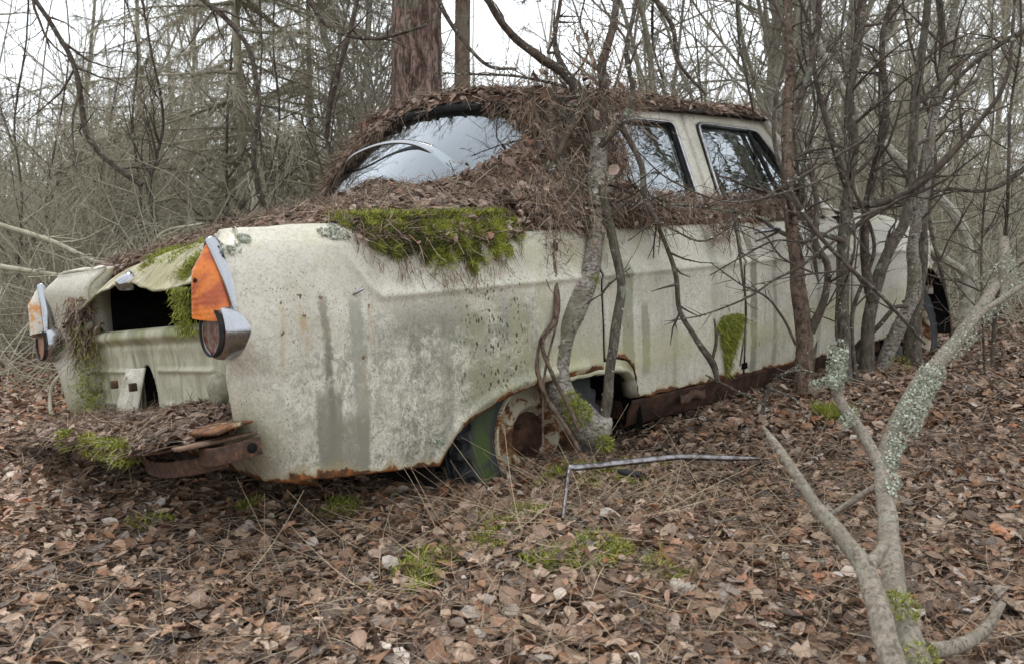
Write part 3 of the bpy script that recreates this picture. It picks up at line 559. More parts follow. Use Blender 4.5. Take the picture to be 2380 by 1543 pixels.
# wheels
def wheel(xc,yc,zc,flip=1):
    w=MB(); ax=(0,1,0)
    # tyre: outer profile with lugs in tread
    k=132; a=np.arange(k)*2*PI/k; pr=[(-.074*flip,.172),(-.084*flip,.20),(-.086*flip,.245),(-.080*flip,.278),(-.066*flip,.296),(-.060*flip,.304),(-.03*flip,.310),(-.028*flip,.303),(-.012*flip,.303),(-.010*flip,.311),(.010*flip,.311),(.012*flip,.303),(.028*flip,.303),(.03*flip,.310),(.060*flip,.304),(.066*flip,.296),(.08*flip,.27),(.083*flip,.2)]
    pr=np.array(pr); R=np.repeat(pr[:,1][:,None],k,1); lug=((np.arange(k)%4)<2); 
    for i in (3,4,5,6,13,14,15): R[i,lug]-=.020 if i!=3 else .008
    G=np.stack([xc+R*np.cos(a),np.repeat(yc+pr[:,0][:,None],k,1),zc+R*np.sin(a)],-1); w.grid(G,closev=True); w.sm=False
    tag_=w.obj('wheel',TYRE,car); tag_['label']='sunken wheel with rusty rim'
    m=MB(); s=-flip
    lathe(m,[(s*.070,.178),(s*.084,.176),(s*.087,.170),(s*.080,.165),(s*.064,.160),(s*.036,.154),(s*.028,.146),(s*.036,.130),(s*.054,.114),(s*.062,.100),(s*.056,.088),(s*.036,.080),(s*.026,.07),(s*.026,.0)],(xc,yc,zc),ax,56); m.obj('rim',RUSTRIM,tag_)
    m=MB(); lathe(m,[(s*.027,.070),(s*.034,.064),(s*.040,.04),(s*.05,.033),(s*.05,.0)],(xc,yc,zc),ax,32)
    for i in range(5):
        t=i*2*PI/5; lathe(m,[(s*.03,.010),(s*.044,.010),(s*.046,.0)],(xc+.058*math.cos(t),yc,zc+.058*math.sin(t)),ax,8)
    m.obj('hub',DARKRUST,tag_)
wheel(1.0,.165,.30); wheel(1.0,W-.165,.30,-1); wheel(3.78,.19,.30); wheel(3.78,W-.19,.30,-1)

# ---- greenhouse
def gy(Z): return .10+(Z-.93)*.298     # inset of the cabin side at height Z
def gp(q,off=0.):
    q=np.asarray(q,float); return np.stack([q[...,0],gy(q[...,1])+off,q[...,1]],-1)
def roofz(X,Y):
    s=np.clip(np.abs(Y-W/2)/(W/2-.225),0,1.05)
    c=np.interp(X,[.95,1.1,1.25,1.45,1.7,2.0,2.3,2.5,2.7,2.9],[1.395,1.425,1.445,1.463,1.475,1.480,1.475,1.462,1.435,1.39]); e=np.interp(X,[1.0,1.3,1.5,1.8,2.1,2.4,2.7],[1.335,1.355,1.370,1.382,1.388,1.39,1.385])
    return e+(c-e)*(1-s**2.3)
def roof_rear(Y): s=np.abs(Y-W/2)/(W/2-.225); return 1.10+.20*s**3
def roof_front(Y): s=np.abs(Y-W/2)/(W/2-.225); return 2.76-.10*s**3
Y=np.linspace(.225,W-.225,50); U=np.linspace(0,1,50); YY,UU=np.meshgrid(Y,U); X=roof_rear(YY)+(roof_front(YY)-roof_rear(YY))*UU
m=MB(); m.grid(np.stack([X,YY,roofz(X,YY)],-1)); roof=m.obj('roof',PAINT2,car,solid=.02)
for sg in (0,1):
    m=MB(); X=np.linspace(1.42,2.66,40); y=np.full(40,.222); p=np.stack([X,y if not sg else W-y,roofz(X,y)-.006],-1); tube(m,p,.011,6); m.obj('drip_rail',RUBBER,roof)
# header seal over the rear window
m=MB(); Yh=np.linspace(.25,W-.25,50); ph=np.stack([roof_rear(Yh)-.006,Yh,roofz(roof_rear(Yh),Yh)-.018],-1); tube(m,ph,.016,8); m.obj('window_seal',RUBBER,roof)
def resample(poly,n,closed=True):
    p=np.asarray(poly,float); q=np.vstack([p,p[:1]]) if closed else p; d=np.r_[0,np.cumsum(np.linalg.norm(np.diff(q,axis=0),axis=1))]; t=np.linspace(0,d[-1],n,endpoint=not closed); return np.stack([np.interp(t,d,q[:,i]) for i in range(q.shape[1])],-1)
def rounded(poly,r=.03,k=5):
    p=np.asarray(poly,float); n=len(p); out=[]
    for i in range(n):
        a,b,c=p[i-1],p[i],p[(i+1)%n]; u=(a-b)/np.linalg.norm(a-b); v=(c-b)/np.linalg.norm(c-b); rr=min(r,.4*np.linalg.norm(a-b),.4*np.linalg.norm(c-b)); s,e=b+u*rr,b+v*rr
        for t in np.linspace(0,1,k): out.append((1-t)**2*s+2*t*(1-t)*b+t*t*e)
    return np.array(out)
def ringmesh(mb,outer,inner,off=0.,far=False):
    """frame between an outer and an inner outline (same corner count)"""
    n=len(outer); O=[];I=[]
    for i in range(n):
        for t in np.linspace(0,1,8,endpoint=False): O.append(np.array(outer[i])*(1-t)+np.array(outer[(i+1)%n])*t)
    Ir=rounded(inner,.035,6); I0=[]
    # match each outer sample to the inner outline by angle
    c=Ir.mean(0); an=np.arctan2(Ir[:,1]-c[1],Ir[:,0]-c[0]); o=np.argsort(an); 
    for q in O:
        d=(q-c); best=None
        # ray-polygon intersection
        m_=len(Ir); tb=None
        for j in range(m_):
            a=Ir[j]-c; b=Ir[(j+1)%m_]-c; e=b-a; den=d[0]*e[1]-d[1]*e[0]
            if abs(den)<1e-12: continue
            t=(a[0]*e[1]-a[1]*e[0])/den; u=(a[0]*d[1]-a[1]*d[0])/den
            if t>0 and -1e-6<=u<=1+1e-6: tb=t if tb is None else min(tb,t)
        I0.append(c+d*tb)
    O=np.array(O);I0=np.array(I0); rows=[O,O*.66+I0*.34,O*.33+I0*.67,I0]
    G=gp(np.array(rows).transpose(1,0,2),off); G[:,0,1]+=0; G[:,-1,1]+=.012
    if far: G[...,1]=W-G[...,1]
    mb.grid(G,closeu=True); return Ir
WINR=[(1.545,1.015),(1.985,1.022),(2.000,1.330),(1.735,1.332),(1.575,1.255)]
WINF=[(2.136,1.020),(2.815,1.000),(2.585,1.326),(2.160,1.338)]
FRR=[(1.475,.985),(2.055,.985),(2.066,1.378),(1.70,1.376),(1.515,1.29)]
FRF=[(2.066,.985),(2.885,.975),(2.648,1.372),(2.072,1.378)]
for far in (0,1):
    for door,inn,out in (('rear',WINR,FRR),('front',WINF,FRF)):
        m=MB(); Ir=ringmesh(m,out,inn,0.,far); fo=m.obj('window_frame',PAINT2,car,solid=.022)
        # bright / dark trims
        pts=gp(np.vstack([Ir,Ir[:1]]),-.001)
        if far: pts[:,1]=W-pts[:,1]
        m=MB(); tube(m,pts,.0065,5,cap=False); m.obj('window_trim',ALU if not far else RUBBER,fo)
        pts=gp(np.vstack([Ir,Ir[:1]]),.016)
        if far: pts[:,1]=W-pts[:,1]
        m=MB(); tube(m,pts,.012,5,cap=False); m.obj('window_rubber',RUBBER,fo)
        m=MB(); c=Ir.mean(0); g=gp(np.vstack([Ir,c]),.020)
        if far: g[:,1]=W-g[:,1]
        n=len(Ir); m.add(g,[[i,(i+1)%n,n] for i in range(n)]); m.sm=False; m.obj('window_glass',GLASS,fo)
        dv=[(1.585,1.02),(1.605,1.262)] if door=='rear' else [(2.595,1.0),(2.520,1.325)]
        g=gp(dv,.004); 
        if far: g[:,1]=W-g[:,1]
        m=MB(); tube(m,g,.010,6); m.obj('window_divider',ALU if (door=='rear' and not far) else RUBBER,fo)
# pillars C and A, belt shoulder
for far in (0,1):
    m=MB(); C=np.array([[(1.17,1.0),(1.475,.985)],[(1.20,1.10),(1.487,1.12)],[(1.245,1.22),(1.515,1.29)],[(1.295,1.33),(1.62,1.345)],[(1.31,1.352),(1.72,1.376)]])
    G=gp(np.stack([C[:,0]*(1-t)+C[:,1]*t for t in np.linspace(0,1,8)],1))
    G[...,1]-=0
    if far: G[...,1]=W-G[...,1]
    m.grid(G); m.obj('rear_pillar',PAINT2,car,solid=.02)
    m=MB(); X=np.linspace(.96,3.0,60); R=[]
    for q,(yy,dz) in enumerate(((.10,0),(.108,.012),(.112,.03),(.118,.055))): R.append(np.stack([X,0*X+yy,ztop(X)*(1-q/3)+(.99)*(q/3)],-1))
    G=np.array(R).transpose(1,0,2)
    if far: G[...,1]=W-G[...,1]
    m.grid(G); m.obj('belt_shoulder',PAINT2,car,solid=.008)
    m=MB(); t=np.linspace(0,1,14)[:,None]; p=np.array([2.905,.118,.985])*(1-t)+np.array([2.665,.232,1.385])*t
    if far: p[:,1]=W-p[:,1]
    tube(m,p,.018,6); m.obj('front_pillar',PAINT2,car)
    m=MB(); p=p+np.array([.03,.004 if not far else -.004,.006]); tube(m,p,.008,6); m.obj('windscreen_trim',ALU,car)
# screens
def screen(x_lo,x_hi,cb,ct,zlo,name,exl,exh,trim=RUBBER):
    v=np.linspace(-1,1,40); t=np.linspace(0,1,16); V,T=np.meshgrid(v,t,indexing='ij')
    yh=(W/2-.125)*(1-T)+(W/2-.245)*T; Y=W/2+V*yh; a=np.abs(V)
    Xb=x_lo+cb*a**exl; Xt=x_hi+ct*a**exh; X=Xb*(1-T)+Xt*T+(np.sin(T*PI)*(-.035 if x_lo<2 else .03)); Z0=zlo; Zt=roofz(np.clip(Xt,1.0,2.75),Y)-.022; Z=Z0*(1-T)+Zt*T
    m=MB(); G=np.stack([X,Y,Z],-1); m.grid(G); o=m.obj(name,GLASS,car); return G,o
GR,rg=screen(.875,1.105,.30,.20,1.015,'rear_window',2.6,3)
m=MB(); tube(m,np.vstack([GR[0],GR[0][-1:]]),.012,6,cap=False); m.obj('window_seal',RUBBER,rg); m=MB(); tube(m,GR[-1],.012,6,cap=False); m.obj('window_seal',RUBBER,rg)
m=MB(); tube(m,GR[:,0]+[0,0,.0],.012,6); m.obj('window_seal',ALU,rg)
GF,fg=screen(3.03,2.74,-.12,-.09,1.0,'windscreen',3,3)
# loose chrome trim sprung off across the rear window
def ribbon(mb,p,w,nrm,th=.003):
    p=np.asarray(p); t=unit(np.gradient(p,axis=0)); n=unit(nrm-(t*nrm).sum(1,keepdims=True)*t); s=np.cross(t,n); w=np.asarray(w)[:,None]
    G=np.stack([p-s*w,p-s*w*.5+n*th*1.5,p+s*w*.5+n*th*1.5,p+s*w,p-n*th],1); mb.grid(G,closev=True)
    for e in (0,-1): mb.add(G[e],[(0,1,2),(0,2,3),(0,3,4)][:3])
def bpx(px,py,Y):  # point on the car plane Y=const that shows at that pixel
    d=c2=cf_+(px-1190)/F*cr_-(py-771)/F*cu_; t=(Y-CC[1])/d[1]; return CC+t*d
tp=[bpx(797,402,1.02),bpx(815,367,.92),bpx(860,343,.80),bpx(910,331,.68),bpx(958,332,.58),bpx(1000,346,.50),bpx(1030,367,.45),bpx(1056,390,.41)]
tp=smooth(tp,60); m=MB(); ribbon(m,tp,np.interp(np.linspace(0,1,60),[0,.3,.6,.85,1],[.006,.008,.012,.022,.024]),unit(np.array([[-.75,-.35,.55]]))); m.obj('sprung_chrome_trim',CHROME,car)
# seats, wheel, dark cabin floor
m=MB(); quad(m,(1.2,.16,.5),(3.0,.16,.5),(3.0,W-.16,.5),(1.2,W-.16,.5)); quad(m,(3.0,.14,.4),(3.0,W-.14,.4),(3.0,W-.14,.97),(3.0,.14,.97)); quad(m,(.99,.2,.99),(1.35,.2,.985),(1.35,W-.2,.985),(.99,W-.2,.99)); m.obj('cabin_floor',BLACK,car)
m=MB(); rbox(m,(1.28,.2,.78),(1.42,W-.2,1.08),5); rbox(m,(1.4,.2,.6),(1.85,W-.2,.76),5); m.obj('rear_seat',SEAT,car)
m=MB(); rbox(m,(2.12,.2,.72),(2.25,W-.2,1.12),5); rbox(m,(2.2,.2,.6),(2.65,W-.2,.74),5); m.obj('front_seat',SEAT,car)
m=MB(); a=np.linspace(0,2*PI,40); tube(m,np.stack([2.66+.06*np.sin(a)*1,1.2+.2*np.cos(a),1.03+.18*np.sin(a)],-1),.011,6,cap=False); tube(m,[(2.66,1.0,1.03),(2.66,1.4,1.03)],.01,6); tube(m,[(2.66,1.2,1.03),(2.95,1.2,.85)],.02,6); m.obj('steering_wheel',RUBBER,car)

# ------------------------------------------------------------------ scatter: leaves, needles, moss, lichen
def leaf_templates():
    T=[]; rg=np.random.default_rng(5)
    for k in range(20):
        nr=7; t=np.linspace(0,1,nr); ex=[.75,.9,1.1][k%3]; w=np.sin(PI*t**ex)**.75; w[0]=.03; w[-1]=.02; w*=rg.uniform(.20,.46)*(1+rg.uniform(-.12,.12,nr)); w*=np.array([1,1.2,.6,1.25,.6,1.1,1]) if k%5==4 else 1; w*=np.array([1,1,1,1,.9,.25,.1]) if k%7==6 else 1
        c=rg.uniform(.0,1.5) if k%2 else rg.uniform(0,.4); bend=rg.uniform(-1.4,1.4) if k%3==0 else rg.uniform(-.4,.4); tw=rg.uniform(-1.2,1.2)
        V=[]
        for i in range(nr):
            for u in (-1,0,1):
                x=(t[i]-.5); y=u*w[i]; z=(abs(u)*w[i])*math.sin(c)*.8; y*=math.cos(c*.8); z+=bend*(x*x-.08)+tw*x*y+rg.uniform(-.025,.025); V.append((x,y,z))
        T.append(V)
    f=[(i*3+j,i*3+j+1,i*3+j+4,i*3+j+3) for i in range(6) for j in range(2)]
    return np.array(T),np.array(f)
LT,LF=leaf_templates()
def basis(n,yaw,tilt,rg):
    n=unit(n); h=np.where(np.abs(n[:,2:])<.9,[[0,0,1.]],[[1.,0,0]]); a=unit(np.cross(h,n)); b=np.cross(n,a)
    c,s=np.cos(yaw)[:,None],np.sin(yaw)[:,None]; x=a*c+b*s; y=np.cross(n,x)
    ct,st=np.cos(tilt)[:,None],np.sin(tilt)[:,None]; x2=x*ct+n*st; n2=n*ct-x*st
    t2=rg.normal(0,.35,len(n))[:,None]; y3=y*np.cos(t2)+n2*np.sin(t2); n3=n2*np.cos(t2)-y*np.sin(t2)
    return x2,y3,n3
def leaves(mb,p,n,size,tilt=.3,rg=RNG,rnd=None,yaw=None):
    N=len(p); k=rg.integers(0,len(LT),N); S=rg.uniform(.45,1.3,N)*size; yaw=rg.uniform(0,2*PI,N) if yaw is None else yaw
    x,y,z=basis(n,yaw,rg.normal(0,tilt,N),rg); T=LT[k]*S[:,None,None]
    V=p[:,None]+T[...,0:1]*x[:,None]+T[...,1:2]*y[:,None]+T[...,2:3]*z[:,None]
    r=rg.random(N) if rnd is None else rnd
    F=(LF[None]+(np.arange(N)*21)[:,None,None]).reshape(-1,4); mb.add(V.reshape(-1,3),F,np.repeat(r,21))
def needles(mb,p,d,n,L,w,rg=RNG,curve=.15,seg=3,rnd=None):
    """thin curved ribbons from p along d"""
    N=len(p); d=unit(d); s=unit(np.cross(d,n)); t=np.linspace(0,1,seg+1); L=np.broadcast_to(L,(N,)); cv=rg.normal(0,curve,N); cw=rg.normal(0,curve,N)
    C=p[:,None]+d[:,None]*(t[None,:,None]*L[:,None,None])+(s[:,None]*cv[:,None,None]+unit(n)[:,None]*cw[:,None,None])*((t*t)[None,:,None]*L[:,None,None])
    ww=(w*(1-.6*t))[None,:,None]; a=rg.uniform(0,PI,N)[:,None,None]; sd=s[:,None]*np.cos(a)+unit(n)[:,None]*np.sin(a)
    V=np.stack([C-sd*ww,C+sd*ww],2); m=2*(seg+1); f=np.array([(2*i,2*i+1,2*i+3,2*i+2) for i in range(seg)])
    mb.add(V.reshape(-1,3),(f[None]+(np.arange(N)*m)[:,None,None]).reshape(-1,4),np.repeat(rg.random(N) if rnd is None else rnd,m))
def rdir(n,rg,up=0.,N=None):
    n=unit(n); v=rg.normal(size=n.shape); v=v-(v*n).sum(1,keepdims=True)*n; return unit(unit(v)+n*up)

# ---- forest floor litter
def ring_pts(N,r0,r1,half,rg,pw=1.):
    d=r0+(r1-r0)*rg.random(N)**pw; x=(rg.random(N)*2-1)*half*d; return x,d
def floor_points(N,y0,y1,half,rg,pw=1.,lift=.02):
    x,y=ring_pts(N,y0,y1,half,rg,pw); z=gz(x,y)+rg.random(N)*lift
    e=.05; nx=-(gz(x+e,y)-gz(x-e,y))/(2*e); ny=-(gz(x,y+e)-gz(x,y-e))/(2*e)
    return np.stack([x,y,z],-1),unit(np.stack([nx,ny,np.ones(N)],-1))
def under(p):  # under the wreck: deep shade, keep litter thin
    c=w2c(p); return (c[:,0]>.25)&(c[:,0]<4)&(c[:,1]>.12)&(c[:,1]<W-.05)
rg=np.random.default_rng(21)
mb=MB()
for N,a,b,sz,lift,tl in ((17000,1.1,2.6,.044,.038,.36),(36000,2.2,4.6,.044,.034,.36),(30000,4.2,8.5,.048,.03,.3),(14000,8,18,.085,.04,.35),(14000,1.1,2.8,.018,.045,.5),(14000,2.4,5,.022,.04,.5)):
    p,n=floor_points(N,a,b,.72,rg,1.0 if a<5 else .8,lift); cl=fbm(p[:,:2],1.3,2,3); m_=~(under(p)&(rg.random(N)<.5))
    p,n,cl=p[m_],n[m_],cl[m_]; r=np.clip(rg.random(len(p))*.9+(cl-.5)*.5+.05,0,1); leaves(mb,p+[0,0,.006],n,sz,tl,rg,r)
mb.obj('leaf_litter',LEAF,kind='stuff',label='brown and grey dead leaves carpeting the forest floor',cat='leaves')
mb=MB()
for N,a,b,w in ((26000,1.1,2.8,.0008),(36000,2.4,6,.0012),(14000,5,14,.002)):
    p,n=floor_points(N,a,b,.72,rg,1.,.045); needles(mb,p+[0,0,.008],rdir(n,rg,.12),n,rg.uniform(.03,.11,N),w,rg,.2)
mb.obj('needle_litter',NEEDLE,kind='stuff',label='fine dry needles and stalks mixed among the fallen leaves',cat='needles')
# dry grass stalks
mb=MB()
cx=np.array([[.35,1.75],[.15,1.95],[.55,1.5],[.0,2.0],[.75,1.9],[-.35,1.55],[.3,2.2],[.9,2.4],[.2,1.45],[.5,2.0]])
N=1500; k=rg.integers(0,len(cx),N); xy=cx[k]+rg.normal(0,.16,(N,2)); p=np.stack([xy[:,0],xy[:,1],gz(xy[:,0],xy[:,1])+.015],-1); n=np.tile([0,0,1.],(N,1)); needles(mb,p,rdir(n,rg,.22)*[1,1,1],n,rg.uniform(.08,.30,N),.0011,rg,.3,5)
N=500; p,n=floor_points(N,1.2,5,.7,rg,1,.01); needles(mb,p,rdir(n,rg,.5),n,rg.uniform(.08,.25,N),.0011,rg,.3,4)
mb.obj('dry_grass',STRAW,kind='stuff',label='dry straw coloured grass stalks lying over the small mound in front',cat='grass')
# ground moss and green sprouts
def moss_tuft(mb,p,n,rg,L=.011,w=.0012,up=.9): needles(mb,p,rdir(n,rg,up),n,rg.uniform(.5,1.3,len(p))*L,w,rg,.4,2)
mb=MB()
def gmoss(px,py,d,rx,ry,N,L=.012):
    c=P(px,py,d); a=rg.uniform(0,2*PI,N); r=np.sqrt(rg.random(N)); x=c[0]+np.cos(a)*r*rx; y=c[1]+np.sin(a)*r*ry; k=fbm(np.stack([x,y],-1),16,2,2)>.46; x,y=x[k],y[k]
    p=np.stack([x,y,gz(x,y)+.022+rg.random(len(x))*.024],-1); moss_tuft(mb,p,np.tile([0,0,1.],(len(p),1)),rg,L)
def ground_hit(px,py):
    d=FW+(px-1190)/F*RW-(py-771)/F*UW; t=.8
    for _ in range(400):
        q=CAMW+d*t
        if q[2]<=gz(q[0],q[1]): break
        t+=.02
    return t
def gm(px,py,rx,ry,N,L=.013): gmoss(px,py,ground_hit(px,py),rx,ry,int(N*2.2),L)
for a in ((1180,1235,.09,.06,1500),(1400,1130,.16,.06,1700),(1320,1160,.1,.1,900),(1500,1110,.09,.06,700),(930,1400,.08,.07,900),(1000,1345,.07,.06,600),(1340,1320,.12,.06,1300),(590,1215,.05,.05,500),(780,1215,.07,.06,700),(1935,985,.07,.07,2200,.022),(350,1250,.06,.04,300),(1560,1370,.06,.05,350),(1150,1290,.05,.06,500)): gm(*a)
mb.obj('ground_moss',MOSS,kind='stuff',label='scattered green moss cushions growing between the fallen leaves',cat='moss')
mb=MB()
for px,py in ((640,1500),(375,1415),(700,1525),(450,1480),(1180,905),(2030,1240)):
    t=ground_hit(px,py); c=P(px,py,t)
    for k in range(3): leaves(mb,np.array([c+[rg.normal(0,.008),rg.normal(0,.008),.02]]),np.array([[rg.normal(0,.3),-.4,1]]),.022,.2,rg)
mb.obj('clover_sprouts',GREEN,kind='stuff',label='tiny bright green sprouts poking through the leaf litter',cat='sprouts')

# ---- litter and moss lying on the wreck (car frame)
def carobj(mb,name,mat,**kw):
    o=mb.obj(name,mat,**kw); o.matrix_world=MCAR; return o
def surf_scatter(f,X,Y):
    e=.01; z=f(X,Y); nx=-(f(X+e,Y)-f(X-e,Y))/(2*e); ny=-(f(X,Y+e)-f(X,Y-e))/(2*e); return np.stack([X,Y,z],-1),unit(np.stack([nx,ny,np.ones_like(X)],-1))
def litter_bed(name,f,th,x0,x1,y0,y1,nL,nN,label,seed,szl=.045,nx=60,ny=60,mask=None,twigs=0):
    rg=np.random.default_rng(seed)
    def top(X,Y): return f(X,Y)+th(X,Y)
    X,Y=np.meshgrid(np.linspace(x0,x1,nx),np.linspace(y0,y1,ny),indexing='ij'); T=th(X,Y)
    m=MB(); kp=(T>.001)[:-1,:-1]|(T>.001)[1:,1:]; m.grid(np.stack([X,Y,f(X,Y)+np.maximum(T-.012,-.004)+.008*(fbm(np.stack([X,Y],-1),30,2,seed)-.5)],-1),keep=kp); e=carobj(m,name,DECKMAT,kind='stuff',label=label,cat='litter')
    N=nL*2; X=x0+(x1-x0)*rg.random(N); Y=y0+(y1-y0)*rg.random(N); t=th(X,Y); k=np.where(t>.004)[0][:nL]; p,n=surf_scatter(top,X[k],Y[k]); p=p+n*(rg.random(len(p))*.016-.004)[:,None]
    m=MB(); leaves(m,p,n,szl,.28,rg); m.obj('leaves',LEAFCAR,e)
    N=nN*2; X=x0+(x1-x0)*rg.random(N); Y=y0+(y1-y0)*rg.random(N); t=th(X,Y); k=np.where(t>.001)[0][:nN]; p,n=surf_scatter(top,X[k],Y[k]); p=p+n*(rg.random(len(p))*.022-.004)[:,None]
    m=MB(); needles(m,p,rdir(n,rg,.08),n,rg.uniform(.03,.085,len(p)),.0011,rg,.25); m.obj('needles',NEEDLE,e)
    return e
def beltz(X,Y):
    d=np.abs(Y-W/2); r=.82-d  # distance from widest plane
    flank=np.interp(r,[-.01,.0,.044,.07,.10,.30],[.7,.9,.922,.942,.957,.965]); return flank-(.955-ztop(X))*sstep(.3,.05,r)
# boot lid: from the near shoulder across to the far one, deep against the glass
def fdeck(X,Y):
    d=np.abs(Y-W/2); w=sstep(.49,.55,d); return deckz(X,Y)*(1-w)+np.maximum(beltz(X,Y),.90)*w
def thdeck(X,Y):
    near=.10+.11*sstep(.30,.1,X)   # bare strip along the near shoulder
    edge=sstep(near-.02,near+.10,Y)*sstep(W-.08,W-.22,Y); rear=sstep(.30,.46,X+.14*(fbm(np.stack([X,Y],-1),6,3,1)-.5)+.14*sstep(1.0,1.3,Y))
    b=.030+.035*sstep(.5,.95,X)+.025*(fbm(np.stack([X,Y],-1),6,3,2)-.4)+.045*np.exp(-((X-.93)**2/.02+(Y-.72)**2/.03))+.05*sstep(.85,1.15,X)*sstep(.55,.2,Y); return b*edge*rear-.002*(1-edge*rear)
litter_bed('boot_litter',fdeck,thdeck,.06,1.16,.06,W-.06,5200,15000,'rust brown leaf and needle litter heaped on the boot lid against the rear window',31,.038,80,90)
def froof(X,Y): return roofz(X,np.clip(Y,.2,W-.2))
def throof(X,Y):
    s=np.abs(Y-W/2)/(W/2-.225); rear=roof_rear(np.clip(Y,.23,W-.23)); m_=sstep(1.06,.96,s)*sstep(rear-.015,rear+.02,X)*sstep(2.72,2.6,X)
    b=.020+.030*(fbm(np.stack([X,Y],-1),5,3,4)-.3)+.02*sstep(1.3,1.05,X); hole=np.exp(-((X-2.30)**2/.02+(Y-.36)**2/.006)); return b*m_*(1-hole)-.002
litter_bed('roof_litter',froof,throof,1.04,2.72,.20,W-.20,4600,15000,'matted brown leaf and needle litter covering the whole roof',32,.038,90,60)
# litter sheet slid down over the far part of the rear window
def gl_surf(V,T):
    V=np.asarray(V);T=np.asarray(T); i=(V+1)/2*39; j=T*15; i0=np.clip(i.astype(int),0,38); j0=np.clip(j.astype(int),0,14); a=(i-i0)[...,None]; b=(j-j0)[...,None]
    return GR[i0,j0]*(1-a)*(1-b)+GR[i0+1,j0]*a*(1-b)+GR[i0,j0+1]*(1-a)*b+GR[i0+1,j0+1]*a*b
def gl_scatter(V,T):
    p=gl_surf(V,T); e=.02; du=gl_surf(np.clip(V+e,-1,1),T)-gl_surf(np.clip(V-e,-1,1),T); dv=gl_surf(V,np.clip(T+e,0,1))-gl_surf(V,np.clip(T-e,0,1)); n=unit(np.cross(du,dv)); n=np.where(n[:,:1]>0,-n,n); return p,n
def glass_mask(V,T):
    # V -1 near .. 1 far ; litter hangs from the header, deeper to the far side; piles at the foot
    nz=(fbm(np.stack([V,T],-1),6,3,7)-.5)*.22
    top=np.interp(V,[-1,-.85,-.7,-.2,.0,.15,.35,.6,.8,1],[.75,.92,.99,.97,.93,.86,.64,.52,.42,.38]); foot=np.interp(V,[-1,-.85,-.7,-.55,-.4,-.1,.1,.3,1],[.7,.46,.30,.18,.10,.08,.18,.10,.03])
    return (T>top+nz*.5)|(T<foot+nz*.6)
rgl=np.random.default_rng(41); V=rgl.uniform(-1,1,26000); T=rgl.random(26000); k=glass_mask(V,T); V,T=V[k],T[k]; p,n=gl_scatter(V,T)
g_=MB(); vv,tt=np.meshgrid(np.linspace(-1,1,90),np.linspace(0,1,50),indexing='ij'); pp=gl_surf(vv,tt); kk=glass_mask(vv,tt); nn=np.array([-.6,0,.8]); q=pp+nn*(.012+.014*fbm(np.stack([vv,tt],-1),14,3,3))[...,None]
g_.grid(q,keep=(kk[:-1,:-1]&kk[1:,1:])); ge=carobj(g_,'window_litter',DECKMAT,kind='stuff',label='sheet of needle litter sagging down over the rear window',cat='litter')
h=len(p)//5; m=MB(); leaves(m,p[:h]+n[:h]*.024,n[:h],.042,.35,rgl); m.obj('leaves',LEAFCAR,ge)
m=MB(); dn=np.tile([-.55,0,-.8],(len(p)-h,1))+rgl.normal(0,.55,(len(p)-h,3)); needles(m,p[h:]+n[h:]*(.012+.02*rgl.random(len(p)-h))[:,None],dn,n[h:],rgl.uniform(.03,.09,len(p)-h),.0011,rgl,.2); m.obj('needles',NEEDLE,ge)
# belt litter under the side windows
def fbelt(X,Y): return np.interp(Y,[.03,.06,.10,.118,.13],[.915,.94,.955,.985,1.02])-(.955-ztop(X))
def thbelt(X,Y): 
    m_=sstep(.035,.075,Y+.02*(fbm(np.stack([X*6,X*0],-1),2,2,4)-.5))*sstep(2.85,2.65,X); return (.012+.018*sstep(.125,.07,Y)*1+.02*(fbm(np.stack([X,Y*3],-1),9,2,2)-.4)+.03*sstep(1.75,1.35,X))*m_*np.where(X>.95,1,0)-.001
litter_bed('belt_litter',fbelt,thbelt,.98,2.9,.03,.135,1600,4200,'strip of needle litter caught along the ledge under the side windows',33,.034,120,14)
# bumper shelf litter
def fsh(X,Y): return shelfz(X,Y)+.004
def thsh(X,Y): return (.020+.015*sstep(-.08,.10,X)+.035*np.exp(-((Y-.38)**2/.02))*sstep(-.08,.05,X)+.02*(fbm(np.stack([X,Y],-1),9,3,6)-.4))*sstep(-.13,-.06,X)*sstep(1.53,1.42,Y)*sstep(.16,.26,Y)-.001
litter_bed('bumper_litter',fsh,thsh,-.12,.135,.16,1.5,1500,3600,'clump of leaves and needles resting on the rusted bumper shelf',34,.04,30,90)

# hanging debris and moss: helper for points on the near flank
def moss_on(mb,X,Z,rg,L=.013,lift=.008,droop=.9,off=0,rnd=None):
    e=.006; p=flank_pt(X,Z); dz=flank_pt(X,Z+e)-flank_pt(X,Z-e); dx=np.stack([np.full_like(X,2*e),yin(X+e,Z)-yin(X-e,Z),0*X],-1); n=unit(np.cross(dx,dz)); n=np.where(n[:,1:2]>0,-n,n)
    d=n*.9+np.array([0,0,-droop])+rg.normal(0,.55,n.shape); needles(mb,p+n*(rg.random(len(p))*lift+off)[:,None]*sstep(0,1,1),d,n,rg.uniform(.5,1.4,len(p))*L,.0011,rg,.4,2,rnd)
rgm=np.random.default_rng(51)
def moss_low(X): return np.interp(X,[.36,.385,.42,.47,.52,.56,.62,.68,.74,.79,.84,.90,.96,.99],[.955,.925,.885,.855,.835,.850,.812,.828,.80,.832,.838,.875,.90,.955])
N=52000; X=rgm.uniform(.36,.99,N); Z=rgm.uniform(.78,.954,N); nzv=(fbm(np.stack([X,Z*.5],-1),40,3,5)-.5)*.09; lo=moss_low(X)+nzv; k=(Z>lo)&(rgm.random(N)<sstep(-.004,.02,Z-lo)*.9+.1)&((fbm(np.stack([X,Z*.6],-1),55,2,12)>.50-.5*sstep(.0,.085,Z-lo))|(rgm.random(N)<.12)); X,Z=X[k],Z[k]
